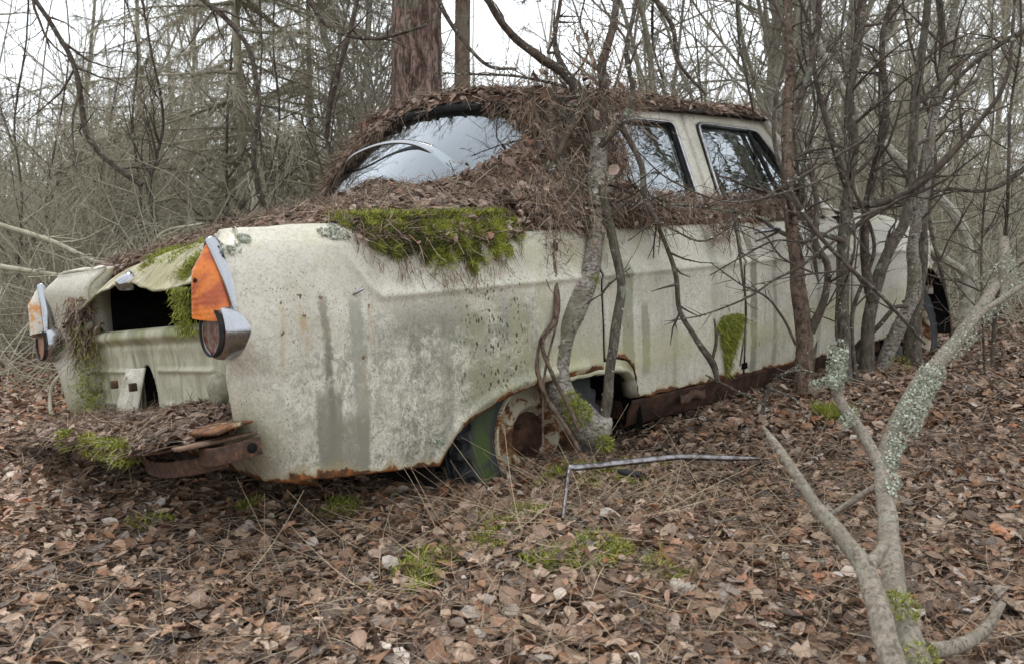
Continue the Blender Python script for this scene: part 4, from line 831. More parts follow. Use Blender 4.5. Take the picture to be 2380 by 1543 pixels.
mm=MB(); GX,GZ=np.meshgrid(np.linspace(.36,.99,120),np.linspace(.79,.954,44),indexing='ij'); nz2=(fbm(np.stack([GX,GZ*.5],-1),40,3,5)-.5)*.09; kk=(GZ>moss_low(GX)+nz2+.022)&(fbm(np.stack([GX,GZ*.6],-1),55,2,12)>.47-.5*sstep(.0,.10,GZ-moss_low(GX)-nz2)); Gp=flank_pt(GX,GZ); Gp[...,1]-=.002+.013*np.clip(fbm(np.stack([GX,GZ],-1),34,2,3)-.3,0,1)*sstep(.36,.5,GX); Gp[...,2]+=.002
MOSSBED=mat_simple('moss_bed',(.045,.05,.012),(.10,.115,.02),60,.95,.1,1,.01)
mm.grid(Gp,keep=kk[:-1,:-1]&kk[1:,1:]); me_=carobj(mm,'shoulder_moss',MOSSBED,kind='stuff',label='thick yellow green moss mat draped over the rear wing shoulder',cat='moss')
m=MB(); cl_=np.clip(fbm(np.stack([X,Z],-1),34,2,3)-.3,0,1); moss_on(m,X,Z,rgm,.012,.006,.7,.001+cl_*.014,rnd=np.clip(cl_*1.6-.10+.25*sstep(.40,.9,X)*1+rgm.normal(0,.16,len(X)),0,1))
# the part that rolls over the top
N=6000; X=rgm.uniform(.38,.97,N); q=rgm.random(N); Yt=.09+q*.055; p=np.stack([X,Yt,.958+.012+rgm.random(N)*.014],-1); moss_tuft(m,p,np.tile([0,-.4,.9],(N,1)),rgm,.013); m.obj('fronds',MOSS,me_)
m=MB(); X=rgm.uniform(.40,.95,420)**1.15; Z=moss_low(X)+rgm.uniform(-.03,.10,420); p=flank_pt(X,Z); p[:,1]-=.014; needles(m,p,np.tile([0,-.12,-1.],(420,1))+rgm.normal(0,.3,(420,3)),np.tile([0,-1.,0],(420,1)),rgm.uniform(.03,.075,420),.0012,rgm,.2); m.obj('needles',NEEDLE,me_)
m=MB(); X=rgm.uniform(.38,.97,150); Z=.955-.07*rgm.random(150)**1.5; p=flank_pt(X,Z); p[:,1]-=.016; leaves(m,p[:45],np.tile([0,-.7,.7],(45,1)),.03,.4,rgm); X=rgm.uniform(.38,.97,700); Z=.957-.05*rgm.random(700); p=flank_pt(X,Z); p[:,1]-=.017; needles(m,p,rgm.normal(0,1,(700,3))+[0,0,-.6],np.tile([0,-.7,.7],(700,1)),rgm.uniform(.02,.06,700),.0011,rgm,.25); m.obj('leaves',LEAFCAR,me_)
# smaller moss: door beard, lid fringe, bumper fringe
m=MB(); N=8000; X=rgm.uniform(1.83,2.07,N); Z=rgm.uniform(.36,.58,N); hw=np.interp(Z,[.36,.42,.48,.53,.565,.58],[.006,.022,.050,.078,.082,.045]); k=np.abs(X-np.interp(Z,[.36,.58],[1.935,1.955]))<hw*(.4+1.1*fbm(np.stack([Z+X*.7,X],-1),60,2)); moss_on(m,X[k],Z[k],rgm,.022,.014,1.6); carobj(m,'door_moss',MOSS,kind='stuff',label='hanging beard of green moss on the front edge of the rear door',cat='moss')
def lid_moss(mb,x0,x1,yc,w,N,hang=0):
    X=rgm.uniform(x0,x1,N); Y=yc+rgm.normal(0,w,N)*(1-.3*(X-x0)/(x1-x0)); k=fbm(np.stack([X,Y],-1),26,2,4)>.42; X,Y=X[k],Y[k]; p,n=surf_scatter(deckz,X,Y); moss_tuft(mb,p+n*(rgm.random(len(p))*.012)[:,None],n,rgm,.013)
    if hang: p=np.stack([.09+rgm.normal(0,.010,hang),yc-.02+rgm.normal(0,w*.7,hang),.84-.12*rgm.random(hang)**1.5],-1); needles(mb,p,np.tile([-.3,0,-1.],(hang,1))+rgm.normal(0,.5,(hang,3)),np.tile([-1.,0,0],(hang,1)),rgm.uniform(.008,.02,hang),.0012,rgm,.3,2)
m=MB(); lid_moss(m,.10,.26,.43,.030,2600,1400); lid_moss(m,.16,.30,.70,.04,900); lid_moss(m,.14,.20,.86,.02,400); lid_moss(m,.25,.34,1.02,.04,900); lid_moss(m,.30,.42,.62,.05,700)
m2_=carobj(m,'lid_moss',MOSS,kind='stuff',label='green moss tufts spilling over the broken edge of the boot lid',cat='moss')
m=MB(); N=5200; Y=rgm.uniform(.34,.90,N); k=fbm(np.stack([Y,Y*0],-1),9,2,1)>.42; Y=Y[k]; N=len(Y); p=np.stack([-.10+rgm.normal(0,.012,N),Y,.475-.055*rgm.random(N)**2],-1); needles(m,p,np.tile([-.6,0,-.2],(N,1))+rgm.normal(0,.6,(N,3)),np.tile([-1.,0,0],(N,1)),rgm.uniform(.008,.018,N),.0012,rgm,.3,2)
carobj(m,'bumper_moss',MOSS,kind='stuff',label='fringe of green moss along the lip of the bumper shelf',cat='moss')
m=MB(); N=2600; p=np.stack([.10+rgm.normal(0,.02,N),1.34+rgm.normal(0,.05,N)*1.,rgm.uniform(.48,.78,N)],-1); k=(p[:,1]<1.44); p=p[k]; needles(m,p,np.tile([-.6,-.4,-.5],(len(p),1))+rgm.normal(0,.5,(len(p),3)),np.tile([-1.,0,0],(len(p),1)),rgm.uniform(.008,.018,len(p)),.0012,rgm,.3,2)
carobj(m,'corner_moss',MOSS,kind='stuff',label='dark moss growing down the far rear corner below the boot gap',cat='moss')
m=MB(); N=460; p=np.stack([.10+rgm.normal(0,.02,N),1.33+rgm.normal(0,.035,N),rgm.uniform(.70,.87,N)],-1); needles(m,p,np.tile([-.3,0,-1.],(N,1))+rgm.normal(0,.35,(N,3)),np.tile([-1.,0,0],(N,1)),rgm.uniform(.04,.12,N),.0016,rgm,.3); leaves(m,p[:60],rgm.normal(size=(60,3)),.04,.8,rgm)
carobj(m,'corner_litter',NEEDLE,kind='stuff',label='hanging tangle of dead needles at the far end of the boot gap',cat='litter')
m=MB(); N=3600; X=rgm.uniform(1.18,1.62,N); Z=rgm.uniform(.99,1.37,N); k=(fbm(np.stack([X,Z],-1),11,3,9)>.47-.12*sstep(1.15,1.0,Z))|(rgm.random(N)<.12); p=gp(np.stack([X[k],Z[k]],-1)); n_=len(p); p[:,1]-=.008+.04*rgm.random(n_)**1.5; needles(m,p,np.tile([.05,0,-1.],(n_,1))+rgm.normal(0,.6,(n_,3)),np.tile([0,-1.,.2],(n_,1)),rgm.uniform(.03,.10,n_),.0012,rgm,.25); leaves(m,p[:150],np.tile([0,-1.,.4],(150,1)),.034,.5,rgm)
carobj(m,'pillar_litter',NEEDLE,kind='stuff',label='dead needles clinging over the cream rear pillar beside the birch',cat='litter')
# lichen rosettes on the wing
def rosette(mb,X,Z,r,N):
    a=rgm.uniform(0,2*PI,N); q=np.sqrt(rgm.random(N))*r; X=X+np.cos(a)*q*1.2; Z=np.minimum(Z+np.sin(a)*q*.7,.953); k=fbm(np.stack([X,Z],-1),60,2)>.4; X,Z=X[k],Z[k]; p=flank_pt(X,Z); n=np.tile([0,-.8,.6],(len(X),1)); leaves(mb,p+n*.003,n,.009,.5,rgm)
m=MB(); rosette(m,.345,.935,.035,420); rosette(m,.07,.905,.022,160); rosette(m,.11,.925,.014,120); rosette(m,.585,.36,.016,90); carobj(m,'wing_lichen',LICHEN,kind='stuff',label='crusty pale green lichen patches on the cream rear wing',cat='lichen')
# debris mass caught on the rear pillar, around the birch
dbm=MB(); dbl=MB(); rgd=np.random.default_rng(61)
base=c2w(np.array([1.2,.05,1.0]))
cl=[(1260,300,3.0,.08,.12,350),(1290,420,2.85,.11,.10,1150),(1230,470,2.75,.10,.05,900),(1330,330,2.8,.09,.14,650),(1265,260,2.98,.06,.07,700),(1270,360,2.9,.06,.08,500),(1420,250,2.85,.07,.08,450),(1290,250,3.1,.10,.06,500),(1300,500,2.7,.07,.06,800),(1270,540,2.66,.035,.08,500),(1265,590,2.62,.02,.05,260),(1480,480,2.85,.09,.03,500),(1680,520,3.1,.05,.02,220),(1400,170,2.85,.05,.1,160),(1320,150,2.85,.05,.1,120),(1060,450,2.75,.06,.03,300),(1180,420,2.85,.08,.05,800)]
for px,py,d,rx,rz,N in cl:
    c=P(px,py,d); p=c+rgd.normal(0,1,(N,3))*[rx,.05,rz]; needles(dbm,p,np.tile([.25,0,-.8],(N,1))+rgd.normal(0,.6,(N,3)),np.tile([0,-1.,0],(N,1)),rgd.uniform(.03,.12,N),.0013,rgd,.25)
    n_=N//16; q=c+rgd.normal(0,1,(n_,3))*[rx,.04,rz]; leaves(dbl,q,rgd.normal(size=(n_,3))+[0,-1,.5],.038,.6,rgd)
de=dbm.obj('debris_tangle',NEEDLE,kind='stuff',label='tangle of dead needles and leaves caught between birch trunk and rear pillar',cat='debris'); dbl.obj('leaves',LEAFCAR,de)

# ------------------------------------------------------------------ trees
def poly(rg,p0,d0,L,n,wander,trop):
    """wandering polyline; trop pulls z of the direction"""
    st=L/n; d=unit(d0); P_=[np.asarray(p0,float)]
    for i in range(n):
        d=unit(d+rg.normal(0,wander,3)+[0,0,trop]); P_.append(P_[-1]+d*st)
    return np.array(P_)
def branch_out(rg,mbs,p,r,level,spec,rmin=.0011):
    """p,r: a polyline with radii; spec[level]=(count per metre,len ratio lo,hi,angle,wander,trop)"""
    if level>=len(spec): return
    dens,lo,hi,ang,wan,trop,t0=spec[level]
    seg=np.linalg.norm(np.diff(p,axis=0),axis=1); Lt=seg.sum(); n=rg.poisson(dens*Lt) if dens*Lt<60 else int(dens*Lt); s=np.r_[0,np.cumsum(seg)]/Lt
    for _ in range(n):
        t=t0+(1-t0)*rg.random(); i=min(np.searchsorted(s,t)-1,len(p)-2); i=max(i,0); f=(t-s[i])/(s[i+1]-s[i]+1e-9); q=p[i]*(1-f)+p[i+1]*f; rr=r[i]*(1-f)+r[i+1]*f
        ax=unit(p[i+1]-p[i]); v=rg.normal(size=3); v=unit(v-v@ax*ax); a=ang*rg.uniform(.6,1.3); d=ax*math.cos(a)+v*math.sin(a)
        L=Lt*rg.uniform(lo,hi)*(1.15-.75*t); 
        if L<.04: continue
        m=max(2,min(7,int(L/.12)+2)); pp=poly(rg,q,d,L,m,wan,trop); r0=min(rr*.62,.004+L*.011) if rr>rmin*2 else rr*.8; r0=max(r0,rmin); r1=max(rmin*.55,r0*.22); R=np.linspace(r0,r1,m+1)
        k=6 if r0>.012 else (4 if r0>.005 else 3); tube(mbs[min(level,len(mbs)-1)],pp,R,k,rg.random(),cap=False); branch_out(rg,mbs,pp,R,level+1,spec,rmin)
def lichen_on(mb,p,r,rg,N,size=.014,up=.2,spread=1.):
    i=rg.integers(0,len(p)-1,N); f=rg.random(N)[:,None]; q=p[i]*(1-f)+p[i+1]*f; rr=(r[i]*(1-f[:,0])+r[i+1]*f[:,0])[:,None]; n=unit(rg.normal(size=(N,3))+[0,-.3,up]); q=q+n*rr*spread; leaves(mb,q,n,size,.7,rg)
def bare_tree(name,seed,H,r0,lean=.1,spec=None,bark=BARK,crown=TWIGFAR,rmin=.003,start=.18,wan=.06,stems=1,label='',cat='tree',group=None):
    rg=np.random.default_rng(seed); o=empty(name,(0,0,0),label,cat,group); T=MB(); C=MB()
    for s in range(stems):
        d=np.array([rg.normal(0,lean),rg.normal(0,lean),1.]) if stems==1 else np.array([rg.normal(0,lean*1.8),rg.normal(0,lean*1.8),1.])
        h=H*rg.uniform(.75,1) if stems>1 else H; n=14; p=poly(rg,np.array([rg.normal(0,.12),rg.normal(0,.12),-.1])*(stems>1)+[0,0,-.1],d,h,n,wan,.03); r=r0*(1-np.linspace(0,1,n+1)**1.1*.88)*(rg.uniform(.6,1) if stems>1 else 1); r[0]*=1.35
        ps,rs=smooth(p,40,r); tube(T,ps,rs,9,0,lump=.12,seed=seed); branch_out(rg,[C],p,r,0,spec,rmin)
    T.obj('trunk',bark,o); C.obj('crown',crown,o); return o
SP1=[(2.6,.16,.42,.75,.13,.05,.16),(5.0,.18,.5,.8,.16,.02,.1),(8,.2,.5,.8,.18,0,.1)]
SP2=[(3.6,.12,.34,1.0,.16,.0,.08),(5.5,.2,.5,.8,.2,-.02,.1),(6,.2,.5,.8,.2,0,.1)]
SPB=[(9,.25,.6,.7,.16,.02,.05),(9,.25,.55,.8,.2,.0,.1)]
rgt=np.random.default_rng(77)
# proto trees (each proto is also placed once)
LT_='slender bare tree with fine grey twigs in the thicket behind the wreck'
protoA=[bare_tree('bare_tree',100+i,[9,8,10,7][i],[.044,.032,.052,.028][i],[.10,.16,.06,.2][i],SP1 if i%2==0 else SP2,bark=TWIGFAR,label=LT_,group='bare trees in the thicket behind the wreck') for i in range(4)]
LS_='multi stemmed bare shrub in the olive grey undergrowth behind the wreck'
protoB=[bare_tree('bare_shrub',200+i,[2.6,3.4,2.0][i],[.018,.025,.014][i],.30,SPB,bark=OLIVE,crown=OLIVE,rmin=.0028,stems=[7,5,9][i],wan=.12,label=LS_,cat='shrub',group='bare shrubs in the undergrowth behind the wreck') for i in range(3)]
LC_='grey brown spruce with dense dead hanging twigs behind the boot'
def spruce(seed,H,r0,label,group=None,dens=1.,crown=OLIVE):
    rg=np.random.default_rng(seed); o=empty('spruce_tree',(0,0,0),label,'tree',group); T=MB(); C=MB(); n=20
    p=poly(rg,[0,0,-.1],[.02,.02,1],H,n,.01,.02); r=r0*(1-np.linspace(0,1,n+1)*.9); tube(T,p,r,10,0,lump=.1); T.obj('trunk',OLIVE,o)
    nb=int(H*24*dens)
    for k in range(nb):
        t=.01+.98*rg.random()**1.7; z=t*H; L=(1.75*(1-t)**.7+.25)*rg.uniform(.55,1.1)*H/8; a=rg.uniform(0,2*PI); i=min(int(t*n),n-1); q=p[i]+(p[i+1]-p[i])*(t*n-i)
        d=np.array([math.cos(a),math.sin(a),-.12]); pp=poly(rg,q,d,L,6,.09,-.03+.0); R=np.linspace(.016*(1-t)+.005,.003,7); tube(C,pp,R,3,rg.random(),cap=False)
        N=int(L*95); ii=rg.integers(0,6,N); f=rg.random(N)[:,None]; b=pp[ii]*(1-f)+pp[ii+1]*f; dd=unit(pp[ii+1]-pp[ii])*.7+rg.normal(0,.45,(N,3))+[0,0,-.55]; needles(C,b,dd,np.tile([0,0,1.],(N,1)),rg.uniform(.10,.34,N),.0038,rg,.3,2)
    C.obj('crown',crown,o); return o
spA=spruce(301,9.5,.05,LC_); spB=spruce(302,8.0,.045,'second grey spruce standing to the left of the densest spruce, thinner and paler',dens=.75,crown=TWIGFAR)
def gpos(px,d,py=None): w=P(px,600,d); return (float(w[0]),float(w[1]),float(gz(w[0],w[1]))-.03)
# big pine right behind the roof, and the forked brownish one beside it
def pine(label,x,y,lean,r0,H,seed,bark=PINE,cb=3,wob=.006):
    g=float(gz(x,y)); o=empty('pine_tree',(x,y,g-.05),label,'tree'); rg=np.random.default_rng(seed); n=16; p=poly(rg,[x,y,g-.1],[lean,0,1],H,n,wob,.0); r=r0*(1-np.linspace(0,1,n+1)*.45); r[0]*=1.25
    T=MB(); ps,rs=smooth(p,120,r); tube(T,ps,rs,28,0,lump=.05,seed=seed); T.obj('trunk',bark,o); C=MB()
    for k in range(cb*9):
        t=rg.uniform(3.6/H,1); i=min(int(t*n),n-1); a=rg.uniform(0,2*PI); pp=poly(rg,p[i],[math.cos(a),math.sin(a),.0],rg.uniform(1.6,3.4),7,.14,.01); R=np.linspace(.04,.008,8); tube(C,pp,R,5,rg.random(),cap=False); branch_out(rg,[C],pp,R,0,[(5,.2,.5,.8,.2,0,.1),(6,.2,.5,.8,.2,0,.1)],.0035)
    C.obj('crown',TWIG,o); Nn=[]
    vv=np.concatenate(C.v); q=vv[rg.integers(0,len(vv),34000)]; q=q[q[:,2]>3.4]; m=MB(); needles(m,q,rg.normal(0,1,(len(q),3)),np.tile([0,0,1.],(len(q),1)),rg.uniform(.08,.16,len(q)),.006,rg,.2,2); m.obj('needles',PINEN,o); return o
PINEN=mat_leaf('pine_needles',[(0,(.03,.05,.02)),(1,(.07,.10,.035))],.7)
c=P(968,600,5.6); pine('thick straight pine trunk with scaly reddish bark right behind the roof',c[0],c[1],.012,.172,11,5,cb=5)
c=P(1062,600,6.6); FK=mat_bark('orange_brown_bark',(.12,.085,.065),(.28,.20,.15),(.22,.20,.15),45,.5,.4)
pine('thinner orange brown trunk curving up just beside the thick pine',c[0],c[1],.035,.068,8,9,FK,2,.045)
# placement of copies
spots=[]
def place(protos,px,d,rz,s,tilt,first={}):
    k=first.setdefault(id(protos),0); first[id(protos)]=k+1; loc=gpos(px,d)
    if k<len(protos): o=protos[k]; o.location=loc; o.rotation_euler=(tilt[0],tilt[1],rz); o.scale=(s,)*3; return o
    return copy_tree(protos[k%len(protos)],loc,rz,s,tilt)
spA.location=gpos(560,7.6); spB.location=gpos(330,11.5); spB.rotation_euler=(0,0,1)
copy_tree(spA,gpos(730,9.5),2.1,.85,label='smaller grey spruce squeezed between the densest spruce and the pine trunk')
copy_tree(spB,gpos(2300,12),4,1.0,label='shaggy dark spruce far to the right beyond the front of the wreck')
copy_tree(spB,gpos(2440,9.5),5,.7,label='drooping lichen hung spruce at the right edge of the clearing')
# thicket trees: ranks at rising depth
N=0
for d0,d1,num,s0 in ((6.5,10,9,.62),(10,16,15,.95),(16,28,20,1.2),(28,50,20,1.4)):
    for k in range(num):
        d=rgt.uniform(d0,d1); px=1190+rgt.uniform(-.68,.68)*F*(1 if d>9 else 1); 
        if d<9 and 820<px<1150: px+=330*(1 if rgt.random()<.5 else -1)
        if d<16 and 1020<px<1190 : px-=200
        lean=(rgt.normal(0,.06),rgt.normal(-.10 if px>1500 else .03,.10)); place(protoA,px,d,rgt.uniform(0,6.28),s0*rgt.uniform(.75,1.15),lean); N+=1
for d0,d1,num,s0 in ((4.6,6.5,9,.50),(6,9,26,.75),(9,14,34,1.0),(14,24,34,1.35)):
    for k in range(num):
        d=rgt.uniform(d0,d1); px=1190+rgt.uniform(-.66,.66)*F
        w=w2c(P(px,600,d)); 
        if -.5<w[0]<4.6 and -.8<w[1]<2.1: continue
        if d<6.5 and px>1100: continue
        place(protoB,px,d,rgt.uniform(0,6.28),s0*rgt.uniform(.8,1.2),(0,0))
# leaning multi-stem clump seen over the front roof
for i,(px,d,ln,s) in enumerate(((1640,7.5,-.20,.8),(1700,7.6,-.10,.9),(1745,7.9,-.17,.85),(1800,8.2,-.26,1.0),(1560,9,-.30,.9),(1930,7.4,.05,1.0),(1990,8.0,-.12,1.1))): place(protoA,px,d,i*1.3,s,(0,ln))
# trees behind the photographer (seen only mirrored in the glass)
for i,(px,d,s) in enumerate(((-190,7.5,1.5),(-120,10,1.6))): copy_tree(protoA[(i*2)%4],gpos(px,d),i*1.7,s,label=LT_)
for i,(x,y,s) in enumerate(((-3.5,-3,1.),(-5,1.5,1.1),(-2,-6,1.1),(2.5,-5,1.1),(5,-3,1),(-6,4.5,1.),(-7.5,-1,1.2),(0.5,-8,1.2))):
    copy_tree(protoA[i%4],(x,y,float(gz(x,y))),i*1.1,s,label='bare tree of the wood on the near side, mirrored in the wreck glass',group='bare trees on the near side of the wreck')
# far wood, one mass
T=MB(); rgf=np.random.default_rng(88)
for k in range(330):
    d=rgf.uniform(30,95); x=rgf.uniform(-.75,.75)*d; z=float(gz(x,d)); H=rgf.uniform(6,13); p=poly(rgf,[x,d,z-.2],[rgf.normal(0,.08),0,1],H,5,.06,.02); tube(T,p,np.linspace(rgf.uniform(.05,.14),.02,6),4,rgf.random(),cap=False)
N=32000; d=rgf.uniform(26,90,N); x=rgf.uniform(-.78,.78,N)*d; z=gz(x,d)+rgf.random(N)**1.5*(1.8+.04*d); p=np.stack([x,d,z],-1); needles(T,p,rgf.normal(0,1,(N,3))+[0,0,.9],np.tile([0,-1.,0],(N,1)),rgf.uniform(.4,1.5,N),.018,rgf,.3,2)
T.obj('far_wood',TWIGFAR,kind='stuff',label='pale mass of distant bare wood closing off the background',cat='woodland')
# tangled undergrowth: dead stems, brambles
T=MB(); rgu=np.random.default_rng(90); n_=0
while n_<2300:
    d=rgu.uniform(3.6,15); px=1190+rgu.uniform(-.66,.66)*F; q=P(px,600,d); w=w2c(q)
    if -.35<w[0]<4.6 and -1.6<w[1]<1.9: continue
    if d<5 and px>900: continue
    n_+=1; z=float(gz(q[0],q[1])); L=rgu.uniform(.4,1.5)*min(1,.35+d/8); p=poly(rgu,[q[0],q[1],z],[rgu.normal(0,.7),rgu.normal(0,.5),1],L,6,.2,-.10 if rgu.random()<.5 else 0); r=rgu.uniform(.0022,.006)*min(1.3,d/6+.3); tube(T,p,np.linspace(r,r*.4,7),3,rgu.random(),cap=False)
    for j in range(3):
        i=rgu.integers(1,6); pp=poly(rgu,p[i],rgu.normal(0,1,3)+[0,0,.4],L*.35,3,.2,0); tube(T,pp,np.linspace(r*.6,r*.3,4),3,rgu.random(),cap=False)
T.obj('undergrowth',OLIVE,kind='stuff',label='tangled dead stems and brambles filling the ground behind the wreck',cat='undergrowth')
# fallen branches lying behind the tail on the left
for i,(pts,r,lb) in enumerate((([(0,930,4.2),(60,975,3.9),(120,985,3.7),(200,1000,3.5)],.014,'grey fallen branch lying flat beside the far rear corner'),([(-20,880,4.6),(60,845,4.8),(150,820,5)],.012,'thin fallen branch sloping up to the right left of the tail'),([(0,1010,3.4),(70,1000,3.4),(150,992,3.4)],.009,'straight thin stick on the leaves at the left edge'),([(60,1058,3.0),(85,1040,3.02),(105,1025,3.05)],.016,'short barkless log stub on the leaves left of the bumper'))):
    p,R=smooth([P(*q) for q in pts],16,[r,r*.9,r*.8,r*.6][:len(pts)]); m=MB(); tube(m,p,R,7,.3,lump=.15); m.obj('fallen_branch',LOG if i!=3 else WOOD,label=lb,cat='branch')
bl=[[(-10,520,5),(120,560,4.9),(230,610,4.8),(330,600,4.7),(380,540,4.6),(470,520,4.6)],[(0,620,4.4),(140,640,4.4),(240,650,4.3)],[(230,900,3.7),(170,860,3.8),(120,900,3.8),(120,1000,3.7)]]
for i,pts in enumerate(bl):
    p,R=smooth([P(*q) for q in pts],30,np.linspace(.016,.006,len(pts))); m=MB(); tube(m,p,R,6,.3,lump=.15); branch_out(rgu,[m],p,R,0,[(7,.15,.4,.9,.2,.02,.05),(7,.3,.5,.8,.2,0,.1)],.0018); m.obj('dead_branch',OLIVE,label=['long lichen grey branch arching over behind the boot lid','low bare branch stretching left from the tail lamp','crooked twiggy branch standing beside the far rear corner'][i],cat='branch')

# ---- the trees in front of the wreck
FLAKE=mat_leaf('bark_flakes',[(0,(.07,.04,.03)),(.5,(.18,.12,.088)),(1,(.36,.28,.22))],.8); BIRCHFLAKE=mat_leaf('birch_flakes',[(0,(.10,.08,.065)),(.5,(.34,.29,.23)),(1,(.55,.50,.42))],.8)
def near_tree(name,label,stems,bark,crown,spec,seed,cat='tree',lich=0,lsize=.013,moss=None,rmin=.0013,k=14,lump=.10,flakes=0):
    """stems: list of (points [(px,py,depth)], radii in px, is_trunk)"""
    rg=np.random.default_rng(seed); b=P(*stems[0][0][0]); o=empty(name,tuple(b),label,cat); T=MB(); C=MB(); Lm=MB(); nt=nc=0
    for pts,rad,tr in stems:
        p=np.array([P(*q) for q in pts]); r=np.array([a/F*q[2] for a,q in zip(rad,pts)]); ps,rs=smooth(p,(len(p)-1)*7+1,r); ps=ps+(fbm(ps,9,2,seed)-.5)[:,None]*rs[:,None]*.8
        tube(T if tr else C,ps,rs,k if tr else 7,.2 if tr else rg.random(),lump=lump if tr else .12,seed=seed); 
        if spec: branch_out(rg,[C],ps,rs,0,spec,rmin)
        if pts[-1][1]<0 and spec:   # the part of the tree that rises above the picture
            up=poly(rg,ps[-1],unit(ps[-1]-ps[-4])+[0,0,.6],rg.uniform(1.8,3.4),8,.08,.06); ur=np.linspace(rs[-1],.004,9); tube(T if tr else C,up,ur,7,.2,lump=.1); branch_out(rg,[C],up,ur,0,[(5,.2,.5,.8,.14,.03,.0),(6,.25,.55,.8,.2,0,.1),(6,.3,.6,.8,.2,0,.1)],.002)
        if lich: lichen_on(Lm,ps,rs,rg,int(lich*np.linalg.norm(ps[-1]-ps[0])),lsize)
    if flakes:
        fm=MB()
        for pts,rad,tr in stems:
            if not tr: continue
            p=np.array([P(*q) for q in pts]); r=np.array([a/F*q[2] for a,q in zip(rad,pts)]); ps,rs=smooth(p,60,r); lichen_on(fm,ps,rs,rg,int(flakes*np.linalg.norm(ps[-1]-ps[0])),.022,0,1.03)
        fm.obj('bark_flakes',FLAKE if bark is not BIRCH else BIRCHFLAKE,o)
    T.obj('trunk',bark,o)
    if C.n: C.obj('crown' if cat=='tree' else 'side_branches',crown,o)  # outside trees: side limbs and their twigs merged into one part
    if Lm.n: Lm.obj('lichen_clumps',LICHEN,o)
    if moss:
        m=MB()
        for (px,py,d,rp,N) in moss:
            c=P(px,py,d); v=unit(rg.normal(size=(N,3))+[0,-.5,.3]); rr=rp/F*d; moss_tuft(m,c+v*rr*np.array([1,.8,1.])*rg.uniform(.85,1.05,(N,1)),v,rg,.010)
        m.obj('moss',MOSS,o)
    return o
SPN=[(5,.10,.32,.9,.16,-.01,.1),(9,.25,.6,.8,.2,-.02,.1),(8,.3,.6,.8,.2,0,.1)]
SPL=[(7,.10,.42,.9,.16,-.01,.25),(9,.25,.6,.8,.2,-.02,.1),(8,.3,.6,.8,.2,0,.1)]
near_tree('birch_tree','crooked flaky barked birch pressed against the rear door, mossy at its foot',[
 ([(1405,1000,2.62),(1350,975,2.60),(1310,925,2.60),(1292,860,2.61),(1300,790,2.62),(1335,715,2.64),(1368,650,2.66),(1382,560,2.70),(1386,470,2.74),(1385,380,2.78),(1388,310,2.80)],[46,38,31,29,31,33,26,21,21,22,21],1),
 ([(1388,320,2.80),(1360,240,2.78),(1320,180,2.75),(1255,135,2.7),(1190,80,2.66),(1135,0,2.6),(1110,-60,2.6)],[15,14,12,11,9,8,6],0),
 ([(1388,320,2.80),(1405,230,2.84),(1400,150,2.86),(1425,60,2.9),(1440,-60,2.95)],[15,12,11,9,8],0),
 ([(1385,350,2.78),(1440,290,2.72),(1470,220,2.7),(1455,120,2.7),(1480,0,2.7)],[9,8,6,6,5],0),
 ([(1360,240,2.78),(1310,330,2.74),(1270,420,2.72),(1200,440,2.75),(1110,470,2.8)],[7,7,6,6,7],0),
 ([(1440,290,2.76),(1490,380,2.74),(1500,460,2.74),(1530,520,2.72)],[7,7,8,5],0),
 ([(1320,180,2.75),(1290,100,2.8),(1300,20,2.8),(1310,-50,2.8)],[8,6,5,4],0)],BIRCH,TWIG,SPL,1001,moss=[(1345,960,2.56,30,900),(1325,935,2.57,24,500),(1372,655,2.64,18,260),(1405,1030,2.55,18,400)],lich=110,flakes=110)
near_tree('sapling','thin grey sapling rising beside the birch foot across the rear door edge',[
 ([(1398,985,2.60),(1412,920,2.60),(1418,860,2.61),(1432,760,2.63),(1444,660,2.65),(1425,570,2.68),(1412,500,2.70),(1400,430,2.72)],[14,12,11,12,10,11,10,8],1)],BARK,TWIG,None,1002,lich=60,k=10)
near_tree('root_stem','reddish bare root stem looping down the rear wing beside the birch',[
 ([(1275,560,2.6),(1290,640,2.57),(1292,740,2.55),(1255,790,2.53),(1250,860,2.52),(1275,930,2.5),(1320,1000,2.48),(1350,1050,2.47)],[7,6,7,6,6,6,5,5],1),
 ([(1290,745,2.54),(1262,800,2.52),(1290,880,2.5),(1320,940,2.5),(1345,1000,2.48)],[4,5,5,5,4],1),([(1290,640,2.56),(1300,720,2.56),(1268,860,2.52),(1262,960,2.5),(1262,1030,2.5)],[3,3,3,3,3],1)],REDBARK,TWIG,[(4,.05,.15,.9,.2,-.05,.1)],1003,cat='stem',k=7)
near_tree('tree','straight tree with peeling red brown bark in front of the front door',[
 ([(1872,910,3.28),(1868,850,3.28),(1872,780,3.29),(1858,680,3.30),(1850,590,3.32),(1836,500,3.34),(1832,400,3.37),(1828,300,3.4),(1835,180,3.44),(1832,60,3.48),(1830,-40,3.5)],[27,20,20,18,16,14,14,13,11,10,9],1),
 ([(1885,770,3.29),(1915,700,3.25),(1925,620,3.22),(1895,560,3.2),(1900,480,3.2),(1880,380,3.2)],[12,9,8,7,7,5],0),
 ([(1836,300,3.4),(1870,200,3.4),(1900,80,3.4),(1905,-40,3.4)],[9,8,7,6],0)],REDBARK,TWIG,SPL,1004,lich=60,flakes=200)
